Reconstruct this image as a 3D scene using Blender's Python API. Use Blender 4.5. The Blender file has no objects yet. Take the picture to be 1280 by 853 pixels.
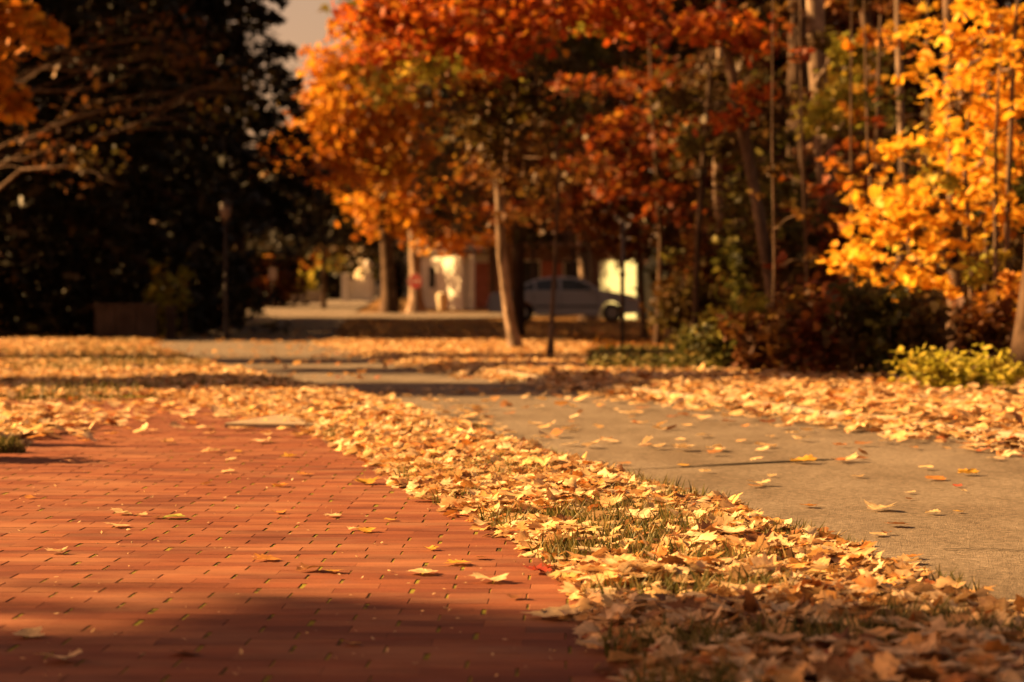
import bpy, math, random
import numpy as np
R = math.radians
random.seed(7)
rng = np.random.default_rng(11)
scene = bpy.context.scene
COL = scene.collection

# ------------------------------------------------------------------ camera
F, H, YH, CX = 2870.0, 0.74, 380.0, 640.0          # focal length in photo pixels, eye height, horizon row
cam = bpy.data.cameras.new('camera')
cam.sensor_width = 22.3
cam.lens = 50.0
cam.clip_start, cam.clip_end = 0.05, 2000
cam.dof.use_dof = True
cam.dof.focus_distance = 7.3
cam.dof.aperture_fstop = 2.2
camo = bpy.data.objects.new('camera', cam)
COL.objects.link(camo)
camo.location = (0, 0, H)
camo.rotation_euler = (R(90) - math.atan((426.5 - YH) / F), 0, 0)
scene.camera = camo

# ------------------------------------------------------------------ world and sun
SUN_EL, SUN_AZ = R(28), R(79)                        # azimuth counted from the view direction to the left
sdir = (-math.sin(SUN_AZ) * math.cos(SUN_EL), math.cos(SUN_AZ) * math.cos(SUN_EL), math.sin(SUN_EL))
world = bpy.data.worlds.new('World')
scene.world = world
world.use_nodes = True
nt = world.node_tree
nt.nodes.clear()
sky = nt.nodes.new('ShaderNodeTexSky')
sky.sky_type = 'NISHITA'
sky.sun_disc = False
sky.sun_elevation = SUN_EL
sky.sun_rotation = -SUN_AZ
sky.dust_density = 2.0
warm = nt.nodes.new('ShaderNodeMix')
warm.data_type = 'RGBA'
warm.blend_type = 'MULTIPLY'
warm.inputs[0].default_value = 1.0
warm.inputs[7].default_value = (0.86, 0.42, 0.23, 1)  # the photograph's warm white balance
bg = nt.nodes.new('ShaderNodeBackground')
bg.inputs[1].default_value = 0.05
wo = nt.nodes.new('ShaderNodeOutputWorld')
nt.links.new(sky.outputs[0], warm.inputs[6])
nt.links.new(warm.outputs[2], bg.inputs[0])
nt.links.new(bg.outputs[0], wo.inputs[0])
sun = bpy.data.lights.new('sun', 'SUN')
sun.energy = 5.0
sun.angle = R(0.53)
sun.color = (1.0, 0.57, 0.21)
suno = bpy.data.objects.new('sun', sun)
COL.objects.link(suno)
from mathutils import Vector, Matrix
suno.rotation_euler = Vector(sdir).to_track_quat('Z', 'Y').to_euler()
vs = scene.view_settings
scene.display_settings.display_device = 'sRGB'
vs.view_transform = 'Standard'
vs.look = 'None'
vs.exposure = 2.16
vs.gamma = 1.0
vs.use_curve_mapping = False
scene.render.engine = 'CYCLES'
cy = scene.cycles
cy.max_bounces = 8
cy.diffuse_bounces = 3
cy.glossy_bounces = 2
cy.transmission_bounces = 3
cy.use_denoising = True
cy.sample_clamp_indirect = 4

# ------------------------------------------------------------------ helpers
def X(px, D): return (px - CX) / F * D
def Z(py, D): return H + (YH - py) / F * D

def tag(o, label=None, cat=None, group=None, kind=None):
    if label: o['label'] = label
    if cat: o['category'] = cat
    if group: o['group'] = group
    if kind: o['kind'] = kind
    return o

def link(o, parent=None):
    COL.objects.link(o)
    if parent is not None: o.parent = parent
    return o

def empty(name, loc, rz=0):
    o = bpy.data.objects.new(name, None)
    o.empty_display_size = 0.2
    COL.objects.link(o)
    o.location = loc
    o.rotation_euler = (0, 0, rz)
    return o

def rawmesh(name, V, loops, sizes, mat=None, smooth=False):
    me = bpy.data.meshes.new(name)
    V = np.asarray(V, dtype=np.float32).reshape(-1, 3)
    loops = np.asarray(loops, dtype=np.int32).ravel()
    sizes = np.asarray(sizes, dtype=np.int32).ravel()
    me.vertices.add(len(V)); me.vertices.foreach_set('co', V.ravel())
    me.loops.add(len(loops)); me.loops.foreach_set('vertex_index', loops)
    me.polygons.add(len(sizes))
    st = np.zeros(len(sizes), dtype=np.int32); st[1:] = np.cumsum(sizes)[:-1]
    me.polygons.foreach_set('loop_start', st)
    me.polygons.foreach_set('use_smooth', np.full(len(sizes), bool(smooth)))
    me.update(calc_edges=True)
    if mat: me.materials.append(mat)
    return me

def mesh(name, verts, faces, mat=None, smooth=False):
    return rawmesh(name, verts, [i for f in faces for i in f], [len(f) for f in faces], mat, smooth)

def obj(name, me, parent=None, loc=(0, 0, 0)):
    o = bpy.data.objects.new(name, me)
    link(o, parent)
    o.location = loc
    return o

class MB:
    """collects boxes, prisms and tubes into one mesh"""
    def __init__(s): s.v, s.f = [], []
    def add(s, V, Fs):
        b = len(s.v); s.v += [tuple(map(float, p)) for p in V]; s.f += [tuple(i + b for i in f) for f in Fs]; return s
    def box(s, c, d, rz=0, b=0.0):
        x, y, z = d[0] / 2, d[1] / 2, d[2] / 2
        ca, sa = math.cos(rz), math.sin(rz)
        if b <= 0:
            P = [(i * x, j * y, k * z) for k in (-1, 1) for (i, j) in ((-1, -1), (1, -1), (1, 1), (-1, 1))]
            Fs = [(3, 2, 1, 0), (4, 5, 6, 7), (0, 1, 5, 4), (1, 2, 6, 5), (2, 3, 7, 6), (3, 0, 4, 7)]
        else:
            P, Fs = [], []
            for (zz, r) in ((-z, b), (-z + b, 0), (z - b, 0), (z, b)):
                xx, yy = x - r, y - r
                cb = b if r == 0 else 0.0
                for (i, j) in ((-1, -1), (1, -1), (1, 1), (-1, 1)):
                    P.append((i * xx, j * yy, zz))
            for k in range(3):
                for q in range(4):
                    a, a2 = k * 4 + q, k * 4 + (q + 1) % 4
                    Fs.append((a, a2, a2 + 4, a + 4))
            Fs += [(3, 2, 1, 0), (12, 13, 14, 15)]
        s.add([(c[0] + p[0] * ca - p[1] * sa, c[1] + p[0] * sa + p[1] * ca, c[2] + p[2]) for p in P], Fs)
        return s
    def tube(s, pts, rad, n=8, cap=True, wob=0.0):
        pts = [Vector(p) for p in pts]
        V, Fs = [], []
        for i, p in enumerate(pts):
            t = (pts[min(i + 1, len(pts) - 1)] - pts[max(i - 1, 0)]).normalized()
            up = Vector((0, 1, 0)) if abs(t.y) < 0.9 else Vector((1, 0, 0))
            a = t.cross(up).normalized(); b = t.cross(a).normalized()
            for k in range(n):
                an = 2 * math.pi * k / n
                r = rad[i] * (1 + wob * math.sin(3 * an + i * 0.7) + wob * 0.7 * random.uniform(-1, 1))
                V.append(p + a * (math.cos(an) * r) + b * (math.sin(an) * r))
        for i in range(len(pts) - 1):
            for k in range(n):
                k2 = (k + 1) % n
                Fs.append((i * n + k, i * n + k2, i * n + n + k2, i * n + n + k))
        if cap:
            Fs.append(tuple(range(n))[::-1]); Fs.append(tuple((len(pts) - 1) * n + k for k in range(n)))
        return s.add(V, Fs)
    def prism(s, outline, y0, y1):
        """outline in x,z swept along y"""
        n = len(outline)
        V = [(p[0], y0, p[1]) for p in outline] + [(p[0], y1, p[1]) for p in outline]
        Fs = [tuple(range(n)), tuple(range(2 * n - 1, n - 1, -1))]
        Fs += [(i, n + i, n + (i + 1) % n, (i + 1) % n) for i in range(n)]
        return s.add(V, Fs)
    def build(s, name, mat, parent=None, loc=(0, 0, 0), smooth=False):
        return obj(name, mesh(name, s.v, s.f, mat, smooth), parent, loc)

# ------------------------------------------------------------------ materials
def newmat(name):
    m = bpy.data.materials.new(name); m.use_nodes = True
    n = m.node_tree; n.nodes.clear()
    return m, n, n.nodes.new('ShaderNodeOutputMaterial')

def ramp(n, stops, interp='LINEAR'):
    r = n.nodes.new('ShaderNodeValToRGB')
    r.color_ramp.interpolation = interp
    el = r.color_ramp.elements
    while len(el) < len(stops): el.new(0.5)
    for e, (p, c) in zip(el, stops):
        e.position = p; e.color = (c[0], c[1], c[2], 1)
    return r

def noise(n, scale, detail=4, rough=0.55, vec=None, dist=0.0):
    t = n.nodes.new('ShaderNodeTexNoise')
    t.inputs['Scale'].default_value = scale; t.inputs['Detail'].default_value = detail
    t.inputs['Roughness'].default_value = rough; t.inputs['Distortion'].default_value = dist
    if vec is not None: n.links.new(vec, t.inputs['Vector'])
    return t

def mixc(n, fac, a, b, mode='MIX'):
    m = n.nodes.new('ShaderNodeMix'); m.data_type = 'RGBA'; m.blend_type = mode
    for s, v in ((m.inputs[0], fac), (m.inputs[6], a), (m.inputs[7], b)):
        if hasattr(v, 'node'): n.links.new(v, s)
        elif isinstance(v, (int, float)): s.default_value = v
        else: s.default_value = (v[0], v[1], v[2], 1)
    return m.outputs[2]

def math_(n, op, a, b=0.0):
    m = n.nodes.new('ShaderNodeMath'); m.operation = op
    for s, v in ((m.inputs[0], a), (m.inputs[1], b)):
        if hasattr(v, 'node'): n.links.new(v, s)
        else: s.default_value = v
    return m.outputs[0]

def rand_(n):
    g = n.nodes.new('ShaderNodeNewGeometry'); o = n.nodes.new('ShaderNodeObjectInfo')
    return math_(n, 'FRACT', math_(n, 'ADD', g.outputs['Random Per Island'], o.outputs['Random']))

def pos_(n):
    return n.nodes.new('ShaderNodeNewGeometry').outputs['Position']

def mapping(n, vec, scale, rot=(0, 0, 0)):
    m = n.nodes.new('ShaderNodeMapping'); n.links.new(vec, m.inputs[0])
    m.inputs['Scale'].default_value = scale; m.inputs['Rotation'].default_value = rot
    return m.outputs[0]

def principled(n, out, col, rough=0.8, spec=0.2, bump=None, bstr=0.3, bdist=0.01):
    b = n.nodes.new('ShaderNodeBsdfPrincipled')
    if hasattr(col, 'node'): n.links.new(col, b.inputs['Base Color'])
    else: b.inputs['Base Color'].default_value = (*col, 1)
    if hasattr(rough, 'node'): n.links.new(rough, b.inputs['Roughness'])
    else: b.inputs['Roughness'].default_value = rough
    b.inputs['Specular IOR Level'].default_value = spec
    if bump is not None:
        bp = n.nodes.new('ShaderNodeBump'); bp.inputs['Strength'].default_value = bstr
        bp.inputs['Distance'].default_value = bdist
        n.links.new(bump, bp.inputs['Height']); n.links.new(bp.outputs[0], b.inputs['Normal'])
    n.links.new(b.outputs[0], out.inputs[0])
    return b

def leafmat(name, stops, trans=0.4, patch=0.25, patchcol=None, spec=0.25):
    m, n, out = newmat(name)
    c = ramp(n, stops); n.links.new(rand_(n), c.inputs[0])
    col = c.outputs[0]
    p = pos_(n)
    if patchcol:
        big = ramp(n, [(0.45, (0, 0, 0)), (0.62, (1, 1, 1))]); n.links.new(noise(n, patch, 2, vec=p).outputs[0], big.inputs[0])
        col = mixc(n, big.outputs[0], col, patchcol)
    vein = noise(n, 55, 3, vec=p)
    vr = ramp(n, [(0.3, (0.62, 0.58, 0.55)), (0.7, (1.1, 1.1, 1.1))]); n.links.new(vein.outputs[0], vr.inputs[0])
    col = mixc(n, 1.0, col, vr.outputs[0], 'MULTIPLY')
    b = n.nodes.new('ShaderNodeBsdfPrincipled'); b.inputs['Roughness'].default_value = 0.55
    b.inputs['Specular IOR Level'].default_value = spec
    n.links.new(col, b.inputs['Base Color'])
    t = n.nodes.new('ShaderNodeBsdfTranslucent'); n.links.new(col, t.inputs[0])
    mx = n.nodes.new('ShaderNodeMixShader'); mx.inputs[0].default_value = trans
    n.links.new(b.outputs[0], mx.inputs[1]); n.links.new(t.outputs[0], mx.inputs[2])
    n.links.new(mx.outputs[0], out.inputs[0])
    return m

def plain(name, col, rough=0.7, spec=0.3, var=0.25, scale=6.0, bstr=0.2, metal=0.0):
    m, n, out = newmat(name)
    t = noise(n, scale, 5, vec=n.nodes.new('ShaderNodeTexCoord').outputs['Object'])
    r = ramp(n, [(0.3, [c * (1 - var) for c in col]), (0.7, [min(1, c * (1 + var)) for c in col])])
    n.links.new(t.outputs[0], r.inputs[0])
    b = principled(n, out, r.outputs[0], rough, spec, t.outputs[0], bstr, 0.01)
    b.inputs['Metallic'].default_value = metal
    return m

def barkmat(name, dark, light, scale=9.0):
    m, n, out = newmat(name)
    p = mapping(n, pos_(n), (1, 1, 0.22))
    a = noise(n, scale, 6, 0.65, p, 0.6)
    b = noise(n, 2.2, 3, vec=pos_(n))
    r = ramp(n, [(0.32, dark), (0.6, light)]); n.links.new(a.outputs[0], r.inputs[0])
    r2 = ramp(n, [(0.35, (0.6, 0.55, 0.5)), (0.7, (1.15, 1.12, 1.1))]); n.links.new(b.outputs[0], r2.inputs[0])
    principled(n, out, mixc(n, 1.0, r.outputs[0], r2.outputs[0], 'MULTIPLY'), 0.9, 0.1, a.outputs[0], 0.8, 0.03)
    return m

M = {}
M['litter'] = leafmat('dry_fallen_leaves', [(0.0, (0.13, 0.05, 0.02)), (0.10, (0.36, 0.17, 0.06)), (0.25, (0.64, 0.42, 0.20)),
                       (0.58, (0.78, 0.60, 0.37)), (0.82, (0.76, 0.49, 0.19)), (0.95, (0.60, 0.26, 0.06)), (1.0, (0.34, 0.10, 0.035))], 0.22)
M['litter_far'] = leafmat('fallen_orange_leaves', [(0.0, (0.28, 0.10, 0.03)), (0.3, (0.55, 0.28, 0.08)), (0.6, (0.68, 0.40, 0.12)),
                       (0.9, (0.62, 0.28, 0.05)), (1.0, (0.45, 0.09, 0.03))], 0.22)
M['leaf_green'] = leafmat('green_yellow_leaf', [(0.0, (0.36, 0.38, 0.08)), (1.0, (0.40, 0.40, 0.09))], 0.3)
M['leaf_gold'] = leafmat('gold_leaf', [(0.0, (0.62, 0.36, 0.05)), (1.0, (0.58, 0.33, 0.05))], 0.3)
M['leaf_tan'] = leafmat('tan_leaf', [(0.0, (0.76, 0.57, 0.32)), (0.5, (0.72, 0.54, 0.30)), (1.0, (0.70, 0.48, 0.24))], 0.3)
M['leaf_orange'] = leafmat('orange_leaf', [(0.0, (0.55, 0.24, 0.05)), (1.0, (0.48, 0.22, 0.05))], 0.3)
M['leaf_red'] = leafmat('red_leaf', [(0.0, (0.42, 0.07, 0.04)), (1.0, (0.46, 0.10, 0.05))], 0.3)
M['leaf_brown'] = leafmat('brown_leaf', [(0.0, (0.26, 0.11, 0.04)), (1.0, (0.32, 0.14, 0.05))], 0.3)
M['yellow_maple'] = leafmat('yellow_maple_leaves', [(0.0, (0.74, 0.34, 0.02)), (0.25, (0.86, 0.44, 0.03)), (0.6, (0.90, 0.54, 0.045)),
                       (0.9, (0.90, 0.60, 0.07)), (1.0, (0.55, 0.53, 0.07))], 0.5, 0.9, (0.86, 0.45, 0.035))
M['yellow_green'] = leafmat('turning_green_leaves', [(0.0, (0.30, 0.30, 0.04)), (0.5, (0.42, 0.40, 0.06)), (1.0, (0.55, 0.38, 0.05))], 0.5)
M['orange_maple'] = leafmat('orange_maple_leaves', [(0.0, (0.48, 0.16, 0.015)), (0.4, (0.66, 0.29, 0.02)), (0.8, (0.74, 0.41, 0.04)), (1.0, (0.60, 0.42, 0.06))], 0.5,
                       0.5, (0.50, 0.17, 0.02))
M['red_maple'] = leafmat('red_maple_leaves', [(0.0, (0.32, 0.05, 0.010)), (0.5, (0.46, 0.10, 0.013)), (0.85, (0.54, 0.18, 0.02)), (1.0, (0.64, 0.36, 0.04))], 0.5)
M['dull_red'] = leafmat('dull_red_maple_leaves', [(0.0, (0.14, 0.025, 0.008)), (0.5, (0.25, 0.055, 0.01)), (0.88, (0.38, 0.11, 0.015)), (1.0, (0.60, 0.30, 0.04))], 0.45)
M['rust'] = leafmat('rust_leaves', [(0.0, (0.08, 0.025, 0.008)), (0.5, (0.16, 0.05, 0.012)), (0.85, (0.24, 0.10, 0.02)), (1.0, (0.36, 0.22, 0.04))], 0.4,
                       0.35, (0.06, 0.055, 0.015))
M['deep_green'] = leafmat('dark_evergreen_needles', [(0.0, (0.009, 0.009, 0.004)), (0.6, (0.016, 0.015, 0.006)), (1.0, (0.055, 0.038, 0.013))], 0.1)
M['dull_green'] = leafmat('dull_green_leaves', [(0.0, (0.04, 0.045, 0.012)), (0.6, (0.08, 0.08, 0.018)), (1.0, (0.26, 0.23, 0.04))], 0.4, 0.4, (0.09, 0.045, 0.014))
M['spruce'] = leafmat('olive_spruce_needles', [(0.0, (0.10, 0.09, 0.03)), (0.6, (0.17, 0.14, 0.06)), (1.0, (0.24, 0.16, 0.08))], 0.2)
M['shrub_yg'] = leafmat('yellow_green_shrub_leaves', [(0.0, (0.30, 0.29, 0.03)), (0.6, (0.56, 0.50, 0.06)), (1.0, (0.72, 0.58, 0.10))], 0.45)
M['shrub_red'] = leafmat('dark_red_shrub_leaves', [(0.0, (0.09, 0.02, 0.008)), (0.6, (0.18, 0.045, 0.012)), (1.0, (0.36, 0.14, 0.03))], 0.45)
M['ivy'] = leafmat('ground_cover_leaves', [(0.0, (0.07, 0.075, 0.018)), (0.6, (0.15, 0.15, 0.035)), (1.0, (0.34, 0.24, 0.07))], 0.3)
M['grass'] = leafmat('grass_blades', [(0.0, (0.07, 0.075, 0.018)), (0.5, (0.13, 0.125, 0.03)), (1.0, (0.34, 0.24, 0.09))], 0.3)
M['bark_pale'] = barkmat('pale_bark', (0.08, 0.055, 0.04), (0.36, 0.27, 0.20), 6.0)
M['bark_birch'] = barkmat('flecked_pale_bark', (0.04, 0.026, 0.018), (0.36, 0.27, 0.20), 8.0)
M['bark'] = barkmat('brown_bark', (0.04, 0.027, 0.019), (0.17, 0.115, 0.08))
M['bark_dark'] = barkmat('dark_bark', (0.035, 0.022, 0.015), (0.12, 0.08, 0.055))
M['stem'] = plain('leaf_stem', (0.38, 0.13, 0.07), 0.7, 0.2)

# brick
m, n, out = newmat('red_paving_brick')
rv = rand_(n)
c = ramp(n, [(0.0, (0.105, 0.026, 0.013)), (0.25, (0.148, 0.040, 0.018)), (0.7, (0.180, 0.053, 0.023)), (0.92, (0.225, 0.080, 0.037)), (1.0, (0.110, 0.038, 0.022))])
n.links.new(rv, c.inputs[0])
p = pos_(n)
wear = noise(n, 7.0, 5, 0.65, mapping(n, p, (0.5, 1.6, 1)))
wr = ramp(n, [(0.35, (0.74, 0.72, 0.70)), (0.66, (1.18, 1.22, 1.24))]); n.links.new(wear.outputs[0], wr.inputs[0])
grain = noise(n, 120, 4, 0.6, p)
gr = ramp(n, [(0.3, (0.80, 0.78, 0.76)), (0.7, (1.12, 1.12, 1.12))]); n.links.new(grain.outputs[0], gr.inputs[0])
col = mixc(n, 1.0, c.outputs[0], gr.outputs[0], 'MULTIPLY')
col = mixc(n, 1.0, col, wr.outputs[0], 'MULTIPLY')
dust = noise(n, 2.3, 5, 0.62, mapping(n, p, (0.6, 1.4, 1)))
dr = ramp(n, [(0.46, (0, 0, 0)), (0.74, (0.55, 0.55, 0.55))]); n.links.new(dust.outputs[0], dr.inputs[0])
col = mixc(n, dr.outputs[0], col, (0.29, 0.140, 0.075))
stain = noise(n, 5.0, 4, 0.6, p)
sr = ramp(n, [(0.58, (0, 0, 0)), (0.72, (0.5, 0.5, 0.5))]); n.links.new(stain.outputs[0], sr.inputs[0])
col = mixc(n, sr.outputs[0], col, (0.16, 0.06, 0.04))
principled(n, out, col, 0.75, 0.2, grain.outputs[0], 0.35, 0.003)
M['brick'] = m
# joint sand with moss
m, n, out = newmat('mossy_joint_sand')
p = pos_(n)
a = noise(n, 9, 4, 0.7, p)
r = ramp(n, [(0.32, (0.035, 0.022, 0.015)), (0.42, (0.09, 0.06, 0.024)), (0.50, (0.22, 0.20, 0.03)), (0.60, (0.20, 0.155, 0.035)), (0.68, (0.15, 0.065, 0.034))])
n.links.new(a.outputs[0], r.inputs[0])
f = noise(n, 200, 3, vec=p)
principled(n, out, r.outputs[0], 0.95, 0.05, f.outputs[0], 0.8, 0.004)
M['joint'] = m
# asphalt
m, n, out = newmat('worn_asphalt')
p = pos_(n)
a = noise(n, 260, 4, 0.7, p); b = noise(n, 1.3, 5, 0.6, p); v = n.nodes.new('ShaderNodeTexVoronoi')
v.inputs['Scale'].default_value = 170; n.links.new(p, v.inputs['Vector'])
r = ramp(n, [(0.3, (0.14, 0.115, 0.092)), (0.55, (0.205, 0.170, 0.135)), (0.8, (0.30, 0.25, 0.195))]); n.links.new(a.outputs[0], r.inputs[0])
r2 = ramp(n, [(0.3, (0.80, 0.78, 0.76)), (0.7, (1.12, 1.12, 1.12))]); n.links.new(b.outputs[0], r2.inputs[0])
hgt = math_(n, 'ADD', a.outputs[0], v.outputs[0])
agg = n.nodes.new('ShaderNodeTexVoronoi'); agg.inputs['Scale'].default_value = 75; n.links.new(p, agg.inputs['Vector'])
sa = n.nodes.new('ShaderNodeSeparateColor'); n.links.new(agg.outputs['Color'], sa.inputs[0])
ar = ramp(n, [(0.0, (0.62, 0.60, 0.58)), (0.5, (1.0, 1.0, 1.0)), (0.9, (1.12, 1.12, 1.12)), (1.0, (1.55, 1.5, 1.45))]); n.links.new(sa.outputs[0], ar.inputs[0])
st1 = noise(n, 1.9, 6, 0.7, mapping(n, p, (1.0, 0.35, 1)), 0.6); s1r = ramp(n, [(0.36, (0.76, 0.73, 0.70)), (0.56, (1, 1, 1))]); n.links.new(st1.outputs[0], s1r.inputs[0])
col = mixc(n, 1.0, r.outputs[0], r2.outputs[0], 'MULTIPLY')
for extra_ in (ar, s1r): col = mixc(n, 1.0, col, extra_.outputs[0], 'MULTIPLY')
principled(n, out, col, 0.9, 0.15, hgt, 0.8, 0.005)
M['asphalt'] = m
M['tar'] = plain('tar_seam', (0.02, 0.016, 0.013), 0.8, 0.1)
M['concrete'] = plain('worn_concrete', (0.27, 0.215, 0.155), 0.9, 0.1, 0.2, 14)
M['concrete_dim'] = plain('dark_concrete', (0.05, 0.035, 0.03), 0.9, 0.1, 0.35, 3)  # very dark concrete tone, mottled at random
# soil with leaf litter
m, n, out = newmat('leafy_soil')
p = pos_(n)
v = n.nodes.new('ShaderNodeTexVoronoi'); v.inputs['Scale'].default_value = 11; n.links.new(p, v.inputs['Vector'])
sep = n.nodes.new('ShaderNodeSeparateColor'); n.links.new(v.outputs['Color'], sep.inputs[0])
lc = ramp(n, [(0.0, (0.07, 0.04, 0.02)), (0.35, (0.16, 0.075, 0.03)), (0.6, (0.32, 0.17, 0.06)), (0.85, (0.45, 0.26, 0.09)), (1.0, (0.34, 0.10, 0.03))])
n.links.new(sep.outputs[0], lc.inputs[0])
b = noise(n, 0.5, 4, 0.6, p)
br = ramp(n, [(0.4, (0, 0, 0)), (0.65, (0.75, 0.75, 0.75))]); n.links.new(b.outputs[0], br.inputs[0])
fine = noise(n, 40, 4, 0.7, p)
fr = ramp(n, [(0.3, (0.6, 0.6, 0.6)), (0.7, (1.15, 1.15, 1.15))]); n.links.new(fine.outputs[0], fr.inputs[0])
col = mixc(n, br.outputs[0], lc.outputs[0], (0.10, 0.075, 0.03))
principled(n, out, mixc(n, 1.0, col, fr.outputs[0], 'MULTIPLY'), 0.95, 0.05, v.outputs[0], 0.8, 0.03)
M['soil'] = m

# ------------------------------------------------------------------ layout of the place
YR = np.array([0, 3, 5.4, 6.85, 8.5, 10.9, 14.2, 17.7, 21, 28, 35, 42, 60, 85, 120, 150, 200, 320.])
XRL = np.array([2.2, 1.63, 1.2, .95, .71, .19, -.4, -1.05, -1.95, -3.6, -5.2, -6.6, -8.6, -10.6, -12.6, -14, -16, -20])
YRR = np.array([0, 5, 11.5, 17, 21, 28, 42, 60, 85, 120, 150, 200, 320.])
XRR = np.array([5.1, 4.1, 2.75, 1.35, 0.35, -1.2, -3.2, -4.6, -6.0, -7.4, -8.6, -10, -12.])
YP = np.array([0, 4.5, 5.9, 6.85, 7.6, 8.85, 10.2, 12.1, 14.0, 15.5, 17.7, 24])
XPR = np.array([.24, .23, .17, .07, -.07, -.36, -.56, -.92, -1.3, -1.75, -2.6, -4.6])
XPL = np.array([-2.75, -2.72, -2.7, -2.7, -2.7, -2.7, -2.68, -2.7, -2.85, -3.4, -4.6, -8.0])
def roadL(y): return np.interp(y, YR, XRL)
def roadR(y): return np.interp(y, YRR, XRR)
def pathR(y): return np.interp(y, YP, XPR)
def pathL(y): return np.interp(y, YP, XPL)
def smooth(t):
    t = np.clip(t, 0, 1); return t * t * (3 - 2 * t)
def gz(x, y):
    x = np.asarray(x, float); y = np.asarray(y, float)
    z = np.clip(y - 60, 0, 400) * 0.0135
    z = z + smooth((roadL(y) - 1.5 - x) / 6) * smooth((y - 44) / 22) * 1.7 * (1 - smooth((y - 76) / 4))
    z = z + smooth((roadL(y) - 1.5 - x) / 6) * smooth((y - 92) / 10) * 1.2
    return z
def g(x, y): return float(gz(x, y))

def strip(name, ys, xl, xr, nx, dz, mat, extra=None):
    V, Fs = [], []
    for y in ys:
        a, b = xl(y), xr(y)
        for i in range(nx + 1):
            x = a + (b - a) * i / nx
            V.append((x, y, g(x, y) + dz + (extra(i / nx, x, y) if extra else 0)))
    w = nx + 1
    for j in range(len(ys) - 1):
        for i in range(nx):
            Fs.append((j * w + i, j * w + i + 1, (j + 1) * w + i + 1, (j + 1) * w + i))
    o = obj(name, mesh(name, V, Fs, mat, True))
    return tag(o, kind='structure')

# ground sheet to the horizon
gx = np.unique(np.concatenate([np.linspace(-600, -40, 9), np.arange(-40, 41, 1.0), np.linspace(40, 600, 9)]))
gy = np.unique(np.concatenate([np.linspace(-120, 0, 6), np.arange(0, 130, 1.0), np.arange(130, 331, 10), [420, 560, 800]]))
GX, GY = np.meshgrid(gx, gy)
GZ = gz(GX, GY) - 0.05
Vg = np.stack([GX, GY, GZ], -1).reshape(-1, 3)
w = len(gx); idx = np.arange(len(gy) * w).reshape(len(gy), w)
q = np.stack([idx[:-1, :-1], idx[:-1, 1:], idx[1:, 1:], idx[1:, :-1]], -1).reshape(-1, 4)
ground = tag(obj('ground', rawmesh('ground', Vg, q, np.full(len(q), 4), M['soil'], True)), kind='structure')

ysn = np.concatenate([np.arange(0, 60, 0.5), np.arange(60, 200, 2.0), np.arange(200, 330, 10.)])
road = strip('road', ysn, lambda y: roadL(y), lambda y: roadR(y), 6, -0.004, M['asphalt'])
side = strip('side_street', np.arange(78, 89.1, 1.0), lambda y: -22.0, lambda y: -1.5 + (y - 78) * 0.5, 20, 0.012, M['asphalt'])
# verge between path and road: low crowned bank of soil under the leaves
verge = strip('verge', np.concatenate([np.arange(2.5, 17.8, 0.25), np.arange(18, 24, 1.0)]), lambda y: pathR(y) + 0.0, lambda y: roadL(y) + 0.02, 8, 0.0, M['soil'],
              lambda t, x, y: -0.01 + 0.025 * math.sin(math.pi * t))
# path bed
bed = strip('path', np.arange(2.5, 20, 0.5), lambda y: pathL(y) - 0.1, lambda y: pathR(y) + 0.12, 4, -0.0019, M['joint'])
# left lawn
lawn = strip('lawn', np.concatenate([np.arange(9, 30, 0.5), np.arange(30, 48, 2.)]), lambda y: -30, lambda y: (pathL(y) if y < 17.5 else (pathL(17.5) + (roadL(y) - pathL(17.5)) * min(1, (y - 17.5) / 2.5))) - 0.02, 24, -0.005, M['soil'],
             lambda t, x, y: (0.06 * (1 - t) + 0.03) * (1 - float(smooth((y - 18) / 16))) - 0.002)
# kerb on the far side of the road, mostly buried under leaves: separate concrete stones
kerb = empty('kerb', (0, 0, 0)); tag(kerb, kind='structure')
yk = 7.0
while yk < 24:
    y2 = yk + 1.2
    xa, xb = float(roadR(yk)) + 0.08, float(roadR(y2 - 0.015)) + 0.08
    an = math.atan2(y2 - yk, xb - xa)
    L = math.hypot(xb - xa, y2 - 0.015 - yk)
    b = MB().box((0, 0, 0), (L, 0.14, 0.17), 0, 0.012).build('kerb_stone', M['concrete'], kerb)
    b.location = ((xa + xb) / 2, (yk + y2) / 2, g(xa, yk) - 0.022 + random.uniform(-.006, .006)); b.rotation_euler = (0, 0, an)
    yk = y2
# right verge
rverge = strip('roadside_bank', np.concatenate([np.arange(4, 30, 0.5), np.arange(30, 60, 2.)]), lambda y: roadR(y) + 0.14, lambda y: roadR(y) + 30, 24, 0.0, M['soil'],
               lambda t, x, y: 0.055 * (1 - float(smooth((y - 20) / 10))))
# concrete walk crossing the verge
slab = empty('concrete_walk', (0, 0, 0)); tag(slab, kind='structure')
for (xa, xb) in ((-1.62, -1.06), (-1.05, -0.42)):
    o = MB().box(((xa + xb) / 2, 13.9 - (xa + 1) * 0.35, 0.006), (xb - xa, 1.0, 0.05), -0.2, 0.006).build('slab', M['concrete'], slab)

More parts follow.
